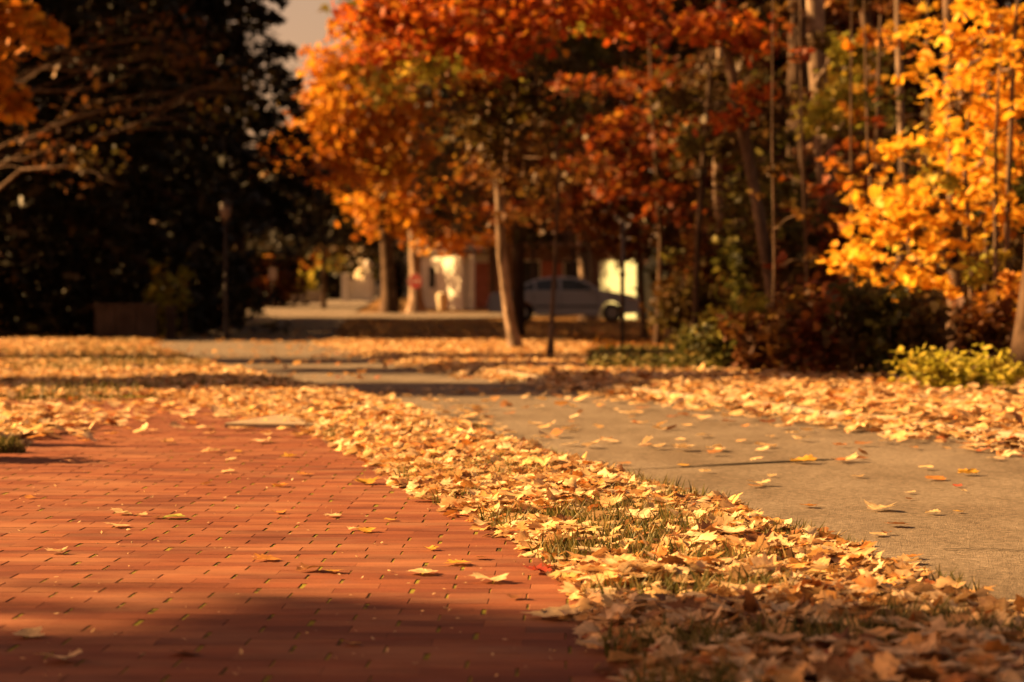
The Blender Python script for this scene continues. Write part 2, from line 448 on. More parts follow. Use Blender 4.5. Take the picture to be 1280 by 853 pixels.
# ------------------------------------------------------------------ bricks
TH = R(-1.4)
ct, st_ = math.cos(TH), math.sin(TH)
def b2w(u, v): return (u * ct - v * st_, u * st_ + v * ct)   # brick grid (u across, v along) to world; TH turns left
def brickV(L, W, T=0.06, ch=0.0018):
    a, b = L / 2, W / 2
    V = [(-a, -b, -T), (a, -b, -T), (a, b, -T), (-a, b, -T), (-a, -b, -ch), (a, -b, -ch), (a, b, -ch), (-a, b, -ch),
         (-a + ch, -b, 0), (a - ch, -b, 0), (a - ch, b, 0), (-a + ch, b, 0)]
    Fs = []
    for k in (0, 4):
        for q_ in range(4):
            Fs.append((k + q_, k + (q_ + 1) % 4, k + 4 + (q_ + 1) % 4, k + 4 + q_))
    Fs.append((8, 9, 10, 11))
    return V, Fs
BL, BW, GAP_H, GAP_R = 0.2, 0.1, 0.011, 0.0006
bV, bF = brickV(BL - GAP_H, BW - GAP_R)
bvar = [brickV(BL - gh, BW - gr) for gh, gr in ((.002, .0004), (.003, .0006), (.004, .0009), (.005, .0005), (.0065, .0012), (.0025, .0018))]
bmeshes = [mesh('brick', v_, f_, M['brick']) for v_, f_ in bvar]
bV2, bF2 = brickV(BL - 0.003, BW - 0.0012)
spots = []
for j in range(30, 180):
    v_ = j * BW
    if 11.30 < v_ < 11.36: continue
    for i in range(-24, 8):
        u_ = (i + (0.5 if j % 2 else 0.0)) * BL + random.gauss(0, 0.003) + 0.006 * math.sin(j * 1.7)
        x, y = b2w(u_, v_)
        x += 0.027 * (y - 5)* 0
        if x - 0.09 > pathR(y) + 0.03 or x + 0.09 < pathL(y): continue
        if y < 3.6 or y > 18: continue
        if abs(x) > 0.235 * y + 0.6: continue
        spots.append((x, y, 0.0 + random.gauss(0, 0.00025), random.gauss(0, 0.0015)))
near = sorted([s for s in spots if s[1] > 4.35 and abs(s[0]) < 0.2235 * s[1] + 0.1], key=lambda s: s[1])[:300]
ns = set(near)
for s in near:
    o = bpy.data.objects.new('brick', random.choice(bmeshes)); link(o, bed)
    o.location = (s[0], s[1], s[2]); o.rotation_euler = (random.gauss(0, 0.0015), random.gauss(0, 0.0015), TH + s[3])
V, Lp, Sz, nb = [], [], [], 0
for s in spots:
    if s in ns: continue
    c_, s_ = math.cos(TH + s[3]), math.sin(TH + s[3])
    tv = random.choice(bvar)[0] if s[1] < 11.3 else bV2
    tx, ty = random.gauss(0, 0.0015), random.gauss(0, 0.0015)
    for (a, b, c) in tv:
        V.append((s[0] + a * c_ - b * s_, s[1] + a * s_ + b * c_, s[2] + c + a * ty + b * tx))
    for f in bF:
        Lp += [i + nb for i in f]; Sz.append(len(f))
    nb += len(tv)
o = obj('bricks', rawmesh('bricks', V, Lp, Sz, M['brick']), bed); o['kind'] = 'stuff'

# ------------------------------------------------------------------ leaf templates
MAPLE = [(0, -.40), (.12, -.42), (.30, -.44), (.33, -.30), (.50, -.22), (.44, -.07), (.56, .10), (.45, .14), (.40, .24), (.29, .19), (.24, .32), (.25, .42), (.12, .46), (0, .62)]
POINTED = [(0, -.42), (.10, -.40), (.30, -.46), (.26, -.30), (.52, -.24), (.38, -.10), (.60, .10), (.44, .10), (.42, .22), (.24, .14), (.20, .30), (.26, .40), (.12, .40), (0, .66)]
def outline(seed, simple=0):
    r_ = random.Random(seed)
    P = [(x * r_.uniform(.9, 1.1), y * r_.uniform(.92, 1.08)) for x, y in (POINTED if simple or seed % 2 else MAPLE)]
    if simple == 1: P = [P[i] for i in (0, 2, 4, 5, 6, 9, 11, 13)]
    if simple == 2: P = [P[i] for i in (0, 4, 6, 9, 13)]
    left = [(-x * r_.uniform(.9, 1.1), y + r_.uniform(-.03, .03)) for x, y in P[1:-1]][::-1]
    return P + left
def leaf_template(seed, simple=0, curl=0.5, stem=True):
    """maple leaf about one unit across, folded along its veins and curled"""
    r_ = random.Random(seed * 13 + simple)
    P = outline(seed, simple)
    k1, k2 = r_.uniform(-.2, 1) * curl, r_.uniform(-.5, 1) * curl
    ph, am, tw = r_.uniform(0, 6.3), r_.uniform(.04, .11) * curl * 1.6, r_.uniform(-.5, .5) * curl
    def zf(x, y):
        rr = x * x + y * y
        return k1 * x * x * 1.6 + k2 * (y - .1) ** 2 * 1.1 + am * math.sin(6 * x + 4 * y + ph) + tw * x * y * 1.5 + 0.06 * abs(x) * curl
    V = [(0, -.30, zf(0, -.30))]
    inner = []
    if simple == 0:
        V = [(0, -.3, zf(0, -.3))] + [(0, -.05, zf(0, -.05) - .03), (0, .2, zf(0, .2) - .02)]
    n0 = len(V)
    ring = [(x, y, zf(x, y)) for x, y in P]
    V += ring; N = len(ring); Fs = []
    if simple == 0:
        h = N // 2
        for i in range(N):
            a, b = n0 + i, n0 + (i + 1) % N
            ym = (ring[i][1] + ring[(i + 1) % N][1]) / 2
            c = 0 if ym < -.28 else (1 if ym < .12 else 2)
            Fs.append((c, a, b))
        # close the gaps between the three hubs
        def hub(i):
            ym = (ring[i][1] + ring[(i + 1) % N][1]) / 2
            return 0 if ym < -.28 else (1 if ym < .12 else 2)
        for i in range(N):
            c0, c1 = hub(i), hub((i + 1) % N)
            if c0 != c1 and abs(c0 - c1) == 1: Fs.append((c0, n0 + (i + 1) % N, c1))
    else:
        Fs = [(0, n0 + i, n0 + (i + 1) % N) for i in range(N)]
    if stem and simple == 0:
        sx, sz = r_.uniform(-.25, .25), r_.uniform(-.02, .25)
        b = len(V)
        V += [(-.012, -.42, zf(0, -.42)), (.012, -.42, zf(0, -.42)), (sx * .5 + .01, -.65, zf(0, -.42) * .5 + sz * .4), (sx * .5 - .01, -.65, zf(0, -.42) * .5 + sz * .4), (sx, -.9, sz)]
        Fs += [(b, b + 1, b + 2, b + 3), (b + 3, b + 2, b + 4)]
    V = np.array(V, dtype=np.float64)
    V[:, 2] -= 0 if simple else np.quantile(V[:, 2], 0.08)
    return V, Fs
NEAR_T = [leaf_template(s, 0, random.uniform(.2, 1.0)) for s in range(14)]
FLAT_T = [leaf_template(s + 30, 0, random.uniform(.15, .42)) for s in range(10)]
MID_T = [leaf_template(s, 1, random.uniform(.25, .6), False) for s in range(8)]
FAR_T = [leaf_template(s, 2, random.uniform(.3, .7), False) for s in range(6)]
# leaflet with a pointed oval outline
def oval(seed):
    r_ = random.Random(seed)
    k = r_.uniform(.1, .4)
    P = [(0, -.5), (.22, -.2), (.26, .08), (.12, .34), (0, .55), (-.12, .34), (-.26, .08), (-.22, -.2)]
    V = [(0, 0, -.04)] + [(x, y, k * y * y + .25 * abs(x)) for x, y in P]
    return np.array(V), [(0, 1 + i, 1 + (i + 1) % 8) for i in range(8)]
OVAL_T = [oval(s) for s in range(5)]
# spray of needles: a narrow ragged blade
def spray(seed):
    r_ = random.Random(seed)
    V = [(0, -.5, 0), (.09, -.25, .0), (.20, -.1, -.03), (.08, .05, 0), (.16, .25, -.04), (0, .6, -.08), (-.15, .22, -.04), (-.08, .05, 0), (-.2, -.12, -.03), (-.08, -.26, 0)]
    V = [(x * r_.uniform(.8, 1.2), y, z) for x, y, z in V]
    return np.array(V), [(0, 1, 9), (1, 2, 3), (1, 3, 7, 9), (7, 8, 9), (3, 4, 5), (3, 5, 7), (5, 6, 7)]
SPRAY_T = [spray(s) for s in range(5)]
BLADE_T = []
for s in range(6):
    r_ = random.Random(s); bx = r_.uniform(-.5, .5); by = r_.uniform(-.5, .5)
    BLADE_T.append((np.array([(-.05, 0, 0), (.05, 0, 0), (bx * .35 + .035, by * .35, .55), (bx * .35 - .035, by * .35, .55), (bx, by, 1)]), [(0, 1, 2, 3), (3, 2, 4)]))

def rotmats(n, tilt, flip=0.5):
    """random turn about z, then a tilt of gaussian width (radians) about a random horizontal axis"""
    a = rng.uniform(0, 2 * np.pi, n); b = rng.uniform(0, 2 * np.pi, n)
    t = rng.normal(0, tilt, n) + np.where(rng.random(n) < flip, np.pi, 0)
    ca, sa = np.cos(a), np.sin(a)
    Rz = np.zeros((n, 3, 3)); Rz[:, 0, 0] = ca; Rz[:, 0, 1] = -sa; Rz[:, 1, 0] = sa; Rz[:, 1, 1] = ca; Rz[:, 2, 2] = 1
    kx, ky = np.cos(b), np.sin(b); c, s = np.cos(t), np.sin(t); C = 1 - c
    A = np.zeros((n, 3, 3))
    A[:, 0, 0] = c + kx * kx * C; A[:, 0, 1] = kx * ky * C; A[:, 0, 2] = ky * s
    A[:, 1, 0] = kx * ky * C; A[:, 1, 1] = c + ky * ky * C; A[:, 1, 2] = -kx * s
    A[:, 2, 0] = -ky * s; A[:, 2, 1] = kx * s; A[:, 2, 2] = c
    return A @ Rz

def scatter(name, T, P, S, Rm, mat, parent=None):
    P = np.asarray(P, float); S = np.asarray(S, float)
    n_ = len(P); which = rng.integers(0, len(T), n_)
    Vs, Ls, Ss, base = [], [], [], 0
    for k, (tv, tf) in enumerate(T):
        sel = np.nonzero(which == k)[0]
        if not len(sel): continue
        W = np.einsum('nij,vj->nvi', Rm[sel], tv) * S[sel, None, None] + P[sel, None, :]
        nv = len(tv)
        fl = np.array([i for f in tf for i in f]); fs = np.array([len(f) for f in tf])
        Ls.append((fl[None, :] + (np.arange(len(sel)) * nv)[:, None] + base).ravel())
        Ss.append(np.tile(fs, len(sel)))
        Vs.append(W.reshape(-1, 3)); base += len(sel) * nv
    me = rawmesh(name, np.concatenate(Vs), np.concatenate(Ls), np.concatenate(Ss), mat, True)
    return obj(name, me, parent)

# ------------------------------------------------------------------ fallen leaves
def vnoise(x, y, s, seed=0):
    xs, ys = x / s + seed * 17.3, y / s + seed * 5.1
    i, j = np.floor(xs), np.floor(ys); fx, fy = smooth(xs - i), smooth(ys - j)
    def h(a, b): 
        t = np.sin(a * 127.1 + b * 311.7 + seed) * 43758.5453
        return t - np.floor(t)
    return (h(i, j) * (1 - fx) + h(i + 1, j) * fx) * (1 - fy) + (h(i, j + 1) * (1 - fx) + h(i + 1, j + 1) * fx) * fy

def verge_z(x, y):
    t = np.clip((x - pathR(y)) / np.maximum(roadL(y) - pathR(y), .05), 0, 1)
    return -0.01 + 0.025 * np.sin(np.pi * t)

# drift on the verge, heaped a few leaves deep
N = 40000
y = 3.6 + 20.4 * rng.random(N) ** 1.15; ti = rng.uniform(-0.07, 1.03, N)
wd = roadL(y) - pathR(y)
x = pathR(y) + wd * ti
edge = np.minimum((ti + .07) / .16, (1.03 - ti) / .12)
dens = np.clip(edge, 0, 1) * (0.45 + 0.75 * vnoise(x, y, 0.45, 3))
slabm = (y > 13.3) & (y < 14.5) & (x > -1.75) & (x < -0.35)
dens[slabm] *= 0.5
dens = np.where(y > 8.5, dens, dens * np.where(vnoise(x, y, 0.28, 9) < 0.38, 0.2, 1.0))
keep = rng.random(N) < dens
x, y, ti, edge = x[keep], y[keep], ti[keep], edge[keep]
layer = rng.random(len(x)) ** 1.2
zz = verge_z(x, y) + 0.012 + layer * (0.042 * np.clip(edge, 0, 1.0)) * (0.4 + vnoise(x, y, .5, 5)) 
sz = rng.uniform(.040, .076, len(x)) * rng.choice([.75, 1, 1, 1.3], len(x))
tl = rotmats(len(x), 0.36)
P = np.stack([x, y, zz + sz * .12], 1)
# the 130 largest of them are things of their own
vis = (np.abs(x) < .222 * y) & (y > 4.55) & (layer > 0.55)
order = np.nonzero(vis)[0][np.argsort(y[vis])][:200]
mask = np.ones(len(x), bool); mask[order] = False
nl = mask & (y < 13)
o = scatter('fallen_leaves', NEAR_T + OVAL_T[:3], P[nl], sz[nl], tl[nl], M['litter'])
tag(o, 'thick drift of dry tan and gold leaves between brick path and asphalt', 'leaves', kind='stuff')
ml = mask & (y >= 13)
o = scatter('fallen_leaves', MID_T, P[ml], sz[ml], tl[ml], M['litter'])
tag(o, 'far end of the leaf drift beyond the concrete slabs', 'leaves', kind='stuff')

LEAFME = []
for k, (tv, tf) in enumerate(NEAR_T):
    me = mesh('fallen_leaf', tv, tf, M['litter'], True); LEAFME.append(me)
FLATME = [mesh('fallen_leaf', tv, tf, M['litter'], True) for tv, tf in FLAT_T]
def place_leaf(me, loc, s, Rm, label, group=None, mat=None):
    o = bpy.data.objects.new('fallen_leaf', me); link(o)
    mw = Matrix(Rm.tolist()).to_4x4() @ Matrix.Scale(s, 4); mw.translation = Vector(loc)
    o.matrix_world = mw
    if mat:
        o.material_slots[0].link = 'OBJECT'; o.material_slots[0].material = mat
    tag(o, label, 'leaf', group)
    return o
for q_, i in enumerate(order):
    place_leaf(LEAFME[q_ % 14], P[i], sz[i], tl[i], 'dry maple leaf on top of the drift in the blurred front corner', 'leaves on the near end of the drift')

# leaves lying one by one on the bricks: (px, py, width px, colour, label)
BR = [(150, 642, 27, 'tan', 'pale tan leaf on bricks just above a curled tan leaf'),
      (146, 658, 31, 'tan', 'curled tan leaf on bricks, shadowed edge, under a paler leaf'),
      (176, 644, 16, 'tan', 'tiny tan leaf on bricks beside the yellow-green leaf'),
      (196, 647, 18, 'brown', 'small brown leaf touching the yellow-green leaf on bricks'),
      (217, 647, 30, 'green', 'yellow-green leaf lying flat on the brick path'),
      (70, 691, 26, 'tan', 'pale leaf with upright stem on the brick path'),
      (35, 796, 40, 'tan', 'pinkish pale leaf on shaded bricks at the lower left'),
      (77, 827, 50, 'tan', 'long wavy pale leaf on shaded bricks in the lower left corner'),
      (228, 818, 36, 'brown', 'dull flat brown leaf lying in the shadow on bricks'),
      (332, 700, 36, 'orange', 'flat orange leaf on bricks near the shadow edge'),
      (388, 713, 36, 'brown', 'crumpled brown leaf beside a golden leaf at shadow edge'),
      (416, 715, 26, 'gold', 'golden leaf beside the crumpled brown leaf at shadow edge'),
      (347, 641, 20, 'orange', 'small curled orange leaf alone on bricks'),
      (415, 645, 22, 'tan', 'whitish small leaf on bricks in the path middle'),
      (488, 650, 17, 'gold', 'small dark gold folded leaf on bricks'),
      (440, 662, 14, 'tan', 'tiny tan leaf next to a flat gold sliver'),
      (457, 664, 26, 'gold', 'flat gold sliver of leaf on bricks'),
      (537, 687, 20, 'gold', 'small gold leaf above the pale flat leaf'),
      (528, 717, 40, 'tan', 'pale flat leaf above the shadow edge'),
      (572, 705, 34, 'gold', 'gold leaf standing up on bricks near the drift'),
      (612, 727, 46, 'tan', 'pale wide leaf on bricks close to the shadow'),
      (602, 698, 22, 'brown', 'dark brown curled leaf near the drift edge'),
      (645, 748, 24, 'brown', 'small brown leaf at the shadow edge near the drift'),
      (694, 772, 72, 'tan', 'big pinkish leaf on shaded bricks beside the drift'),
      (440, 806, 22, 'gold', 'small round gold leaf alone in the shadow on bricks'),
      (460, 604, 30, 'gold', 'gold leaf on bricks left of the drift corner'),
      (350, 607, 22, 'orange', 'orange curled leaf on the bricks beyond the white leaf'),
      (258, 605, 14, 'brown', 'tiny dark brown curled leaf on bricks'),
      (284, 589, 18, 'tan', 'little tan leaf under the dark joint line'),
      (380, 593, 20, 'orange', 'little orange leaf under the dark joint line'),
      (265, 564, 24, 'tan', 'tan leaf on the dark joint line'),
      (296, 564, 14, 'gold', 'yellow small leaf at the dark joint line'),
      (362, 570, 20, 'gold', 'gold leaf lying across the dark joint line'),
      (288, 574, 16, 'tan', 'pinkish small leaf just below the joint line'),
      (37, 622, 16, 'orange', 'orange leaf sliver at the path edge near frame side'),
      (675, 716, 40, 'red', 'dark red leaf in a small clump beside the drift')]
usedx = []
for q_, (px, py, wpx, cname, lab) in enumerate(BR):
    D = F * H / (py - YH + 2); s = wpx / F * D * 1.0
    Rm = rotmats(1, 0.10, 0)[0]
    place_leaf(FLATME[(q_ * 3) % 10], (X(px, D), D, 0.004 + s * 0.04), s, Rm, lab, None, M['leaf_' + cname])
# countless small leaves farther along the bricks
N = 420
y = rng.uniform(11.8, 17.5, N); u = rng.random(N); x = pathL(y) + (pathR(y) - pathL(y)) * u
k = rng.random(N) < np.clip(0.10 + (y - 12.4) * .2 + 0.5 * (np.abs(u - .5) * 2) ** 3, 0.05, 1)
x, y = x[k], y[k]; s = rng.uniform(.05, .11, len(x))
o = scatter('fallen_leaves', MID_T, np.stack([x, y, .006 + s * .12], 1), s, rotmats(len(x), .22, 0), M['litter'])
tag(o, 'scattered pale leaves on the far end of the brick path', 'leaves', kind='stuff')
# heap left of the path and lawn leaves behind it
N = 46000
y = 10.6 + 36 * rng.random(N) ** 1.3; x = rng.uniform(-1, 0, N) * (0.23 * y + 1.2) + 0.0
right_lim = np.where(y < 17.5, pathL(y) + .05 + .5 * (y > 12.5) * rng.random(N) ** 3, roadL(y) - .12)
k = (x < right_lim) & (rng.random(N) < 0.28 + 0.9 * vnoise(x, y, 1.3, 2))
x, y = x[k], y[k]; s = rng.uniform(.05, .09, len(x))
heap = np.where(y < 17, .10 * np.clip((pathL(y) - x) / .5, 0, 1), 0.02)
o = scatter('fallen_leaves', MID_T, np.stack([x, y, gz(x, y) + .03 + heap * rng.random(len(x)) + s * .14], 1), s, rotmats(len(x), .3), M['litter'])
tag(o, 'bright heap and carpet of leaves on the lawn left of the path', 'leaves', kind='stuff')
# roadside leaves on the right
N = 42000
y = 8 + 38 * rng.random(N) ** 1.35; off = rng.random(N) ** 1.4 * 5 - 0.55
x = roadR(y) + off
d = np.where(off < 0.1, np.clip((off + .5) / .5, 0, 1) ** 1.2, 1.0) * np.where(y < 17, np.clip(1.25 - off * .28, .25, 1), .8)
k = (rng.random(N) < d * (0.55 + .6 * vnoise(x, y, .8, 6))) & (np.abs(x) < .235 * y + .5)
x, y, off = x[k], y[k], off[k]; s = rng.uniform(.048, .09, len(x))
hz = np.where(off > .05, .06 * (1 - smooth((y - 20) / 10)) + .06 * rng.random(len(x)), .01 + .075 * np.clip((off + .35) / .4, 0, 1) * rng.random(len(x)))
o = scatter('fallen_leaves', MID_T, np.stack([x, y, gz(x, y) + hz + s * .12], 1), s, rotmats(len(x), .3), M['litter'])
tag(o, 'wide bank of orange leaves along the far kerb of the road', 'leaves', kind='stuff')
# farther forest floor and road edges
N = 30000
y = rng.uniform(22, 76, N); x = rng.uniform(-.235, .235, N) * y
onroad = (x > roadL(y)) & (x < roadR(y))
k = np.where(onroad, rng.random(N) < .05 + .25 * vnoise(x, y, 3.0, 12) ** 3, rng.random(N) < .9); x, y = x[k], y[k]
s = rng.uniform(.06, .10, len(x))
hz = np.where((x > roadR(y) + .14) & (y < 58), .055 * (1 - smooth((y - 20) / 10)) + .02, .02)
o = scatter('fallen_leaves', FAR_T, np.stack([x, y, gz(x, y) + hz + s * .1], 1), s, rotmats(len(x), .22), M['litter_far'])
tag(o, 'orange leaf litter under the trees beyond the road bend', 'leaves', kind='stuff')

# leaves on the asphalt, one by one
RD = [(950, 605, 28, 'tan', 'tan leaf on asphalt above the drift tip'), (908, 655, 12, 'gold', 'tiny gold leaf on asphalt near the drift'), (863, 612, 14, 'brown', 'small upright brown leaf on asphalt by the drift'),
      (1073, 595, 18, 'tan', 'whitish small leaf on asphalt below the tar seam end'), (1011, 632, 24, 'orange', 'orange leaf with thin stem on asphalt'), (1100, 636, 40, 'tan', 'long double tan leaf on the asphalt'),
      (1122, 656, 32, 'brown', 'curled brown leaf with long red stem on asphalt'), (1166, 641, 20, 'tan', 'tan oval leaf on asphalt left of a gold one'), (1199, 639, 15, 'gold', 'small gold leaf pointing upward on asphalt'),
      (1098, 668, 22, 'tan', 'tan leaf next to a curled brown leaf on asphalt'), (1109, 666, 14, 'brown', 'brown leaf end against a tan leaf on asphalt'), (1026, 666, 34, 'brown', 'brown folded leaf where drift meets asphalt'),
      (1084, 680, 16, 'orange', 'orange oval leaf on asphalt above a gold speck'), (1092, 687, 12, 'gold', 'gold speck of leaf under the orange oval one'), (1142, 696, 24, 'orange', 'thin red-orange leaf above a pale one on asphalt'),
      (1136, 702, 34, 'tan', 'pale flat leaf under the thin red-orange one'), (1174, 730, 26, 'gold', 'gold leaf on the asphalt edge by the shadow'), (1220, 747, 22, 'tan', 'pale leaf at the road edge seam near the shadow'),
      (1262, 752, 16, 'tan', 'small pale leaf at the extreme edge of the asphalt'), (1170, 598, 26, 'orange', 'orange leaf pair on asphalt below the kerb leaves'), (1210, 592, 28, 'gold', 'gold leaf on asphalt right of an orange pair'),
      (1197, 607, 14, 'red', 'red small leaf on the asphalt'), (1205, 613, 10, 'tan', 'tiny tan leaf under the small red leaf'), (1138, 615, 14, 'tan', 'tiny tan leaf on open asphalt above a dark speck'),
      (1137, 623, 12, 'brown', 'dark speck of leaf on open asphalt'), (1058, 575, 30, 'tan', 'tan leaf at the right end of the tar seam'), (1078, 572, 16, 'brown', 'brown leaf touching the end of the tar seam'),
      (1003, 577, 34, 'gold', 'gold leaf lying along the tar seam'), (945, 607, 20, 'orange', 'orange bit beside the tan leaf above the drift'), (855, 581, 18, 'gold', 'gold leaf on the left part of the tar seam'),
      (883, 589, 16, 'tan', 'tan leaf just under the tar seam'), (965, 594, 14, 'tan', 'lone tan bit in the open asphalt middle')]
for q_, (px, py, wpx, cname, lab) in enumerate(RD):
    D = F * H / (py - YH + 2); s = wpx / F * D
    place_leaf(FLATME[(q_ * 7 + 1) % 10], (X(px, D), D, 0.002 + s * 0.05), s, rotmats(1, 0.12, 0)[0], lab, None, M['leaf_' + cname])
N = 700
y = 9.5 + 10.5 * rng.random(N); u = rng.random(N); x = roadL(y) + (roadR(y) - roadL(y)) * u
k = (rng.random(N) < .22 + .6 * np.abs(u * 2 - 1) ** 2.2) & ((y > 11.2) | (rng.random(N) < .15))
x, y = x[k], y[k]; s = rng.uniform(.045, .11, len(x))
o = scatter('fallen_leaves', MID_T, np.stack([x, y, .002 + s * .12], 1), s, rotmats(len(x), .2, 0), M['litter'])
tag(o, 'many small leaves strewn over the asphalt beyond the tar seam', 'leaves', kind='stuff')

# tar seam and broken road edge
pts = [(X(px, F * H / (py - YH)), F * H / (py - YH)) for px, py in ((770, 588), (830, 585), (880, 582), (930, 579.5), (980, 577), (1030, 574.5), (1048, 573.5))]
V, Fs = [], []
for i, (a, b) in enumerate(pts):
    hw = (.006, .012, .022, .035, .040, .030, .008)[i]
    V += [(a, b - hw, .0005), (a, b + hw, .0005)]
for i in range(len(pts) - 1): Fs.append((2 * i, 2 * i + 2, 2 * i + 3, 2 * i + 1))
obj('tar_seam', mesh('tar_seam', V, Fs, M['tar']), road)
V, Fs = [], []
xs = np.linspace(1.30, 2.2, 40)
for i, a in enumerate(xs):
    b = 6.95 - (a - 1.3) * 0.30 + 0.03 * math.sin(a * 23) + random.uniform(-.012, .012)
    hw = random.uniform(.002, .009)
    V += [(a, b - hw, .0004), (a, b + hw, .0004)]
    if i: Fs.append((2 * i - 2, 2 * i, 2 * i + 1, 2 * i - 1))
obj('crack', mesh('crack', V, Fs, M['tar']), road)
# crumbs, seeds and twig bits on the bricks
N = 420
y = 4.5 + 6.7 * rng.random(N) ** 1.2; x = rng.uniform(-1, 1, N) * .225 * y; k = (x < pathR(y)) & (x > pathL(y)); x, y = x[k], y[k]
s = rng.uniform(.006, .017, len(x))
o = scatter('debris', OVAL_T, np.stack([x, y, .003 + s * .2], 1), s, rotmats(len(x), .5), M['leaf_tan'])
tag(o, 'tiny seeds and leaf crumbs strewn over the bricks', 'debris', kind='stuff')

# ------------------------------------------------------------------ grass
def grass(name, label, x, y, z, h, parent=None):
    n_ = len(x)
    o = scatter(name, BLADE_T, np.stack([x, y, z], 1), h, rotmats(n_, .12, 0), M['grass'])
    return tag(o, label, 'grass', kind='stuff')
N = 26000
y = 4.0 + 10 * rng.random(N) ** 1.3; ti = rng.uniform(-.02, 1.02, N); x = pathR(y) + (roadL(y) - pathR(y)) * ti
pn = np.where(y < 8.5, vnoise(x, y, .28, 9) < .42, vnoise(x, y, .3, 21) < .26) | ((ti > .93) & (vnoise(x, y, .2, 4) > .6))
x, y = x[pn], y[pn]
grass('grass', 'grass tufts poking through the leaf drift on the verge', x, y, verge_z(x, y), rng.uniform(.04, .09, len(x)))
N = 26000
y = rng.uniform(16, 44, N); x = rng.uniform(-1, 0, N) * (0.23 * y + 1)
k = (x < roadL(y) - .2) & (vnoise(x, y, 1.3, 2) < .28); x, y = x[k], y[k]
grass('grass', 'thin grass showing between the leaves on the left lawn', x, y, gz(x, y) + .0, rng.uniform(.07, .15, len(x)))
for (px, py, lab, n_, hh, rr) in ((2, 566, 'shaded grass tuft at the path edge by the frame side', 500, .11, .12), (-4, 552, 'smaller grass tuft just behind the edge tuft', 400, .10, .12)):
    D = F * H / (py - YH)
    a = rng.uniform(0, 6.3, n_); r_ = rr * np.sqrt(rng.random(n_))
    x, y = X(px, D) + r_ * np.cos(a), D + r_ * .6 * np.sin(a)
    o = scatter('grass_tuft', BLADE_T, np.stack([x, y, np.zeros(n_)], 1), rng.uniform(.5, 1, n_) * hh * (1 - .5 * (r_ / rr) ** 2), rotmats(n_, .28, 0), M['grass'])
    tag(o, lab, 'grass tuft')
N = 9000
y = rng.uniform(22.5, 29, N); x = X(rng.uniform(735, 965, N), y)
k = vnoise(x, y, .6, 8) > .3 + .5 * np.abs((y - 25.6) / 3.2) ** 2 - .12 + .5 * np.clip((770 - (x / y * F + CX)) / 60, 0, 1); x, y = x[k], y[k]
s = rng.uniform(.05, .10, len(x))
o = scatter('ground_cover', OVAL_T, np.stack([x, y, gz(x, y) + .07 + rng.random(len(x)) ** 2 * .16], 1), s, rotmats(len(x), .6), M['ivy'])
tag(o, 'low green ground cover in front of the wood', 'ground cover', kind='stuff')

# ------------------------------------------------------------------ trees
def curve(a, b, sag=0.0, n_=7, jit=0.05):
    a, b = Vector(a), Vector(b); L = (b - a).length
    out_ = []
    for i in range(n_):
        t = i / (n_ - 1)
        p = a.lerp(b, t); p.z += sag * L * math.sin(math.pi * t) 
        if 0 < i < n_ - 1: p += Vector((random.uniform(-1, 1), random.uniform(-1, 1), random.uniform(-1, 1))) * jit * L * .5
        out_.append(p)
    return out_

def on_line(pts, z):
    for a, b in zip(pts[:-1], pts[1:]):
        if a[2] <= z <= b[2]:
            t = (z - a[2]) / max(1e-6, b[2] - a[2]); return Vector(a).lerp(Vector(b), t)
    return Vector(pts[-1])

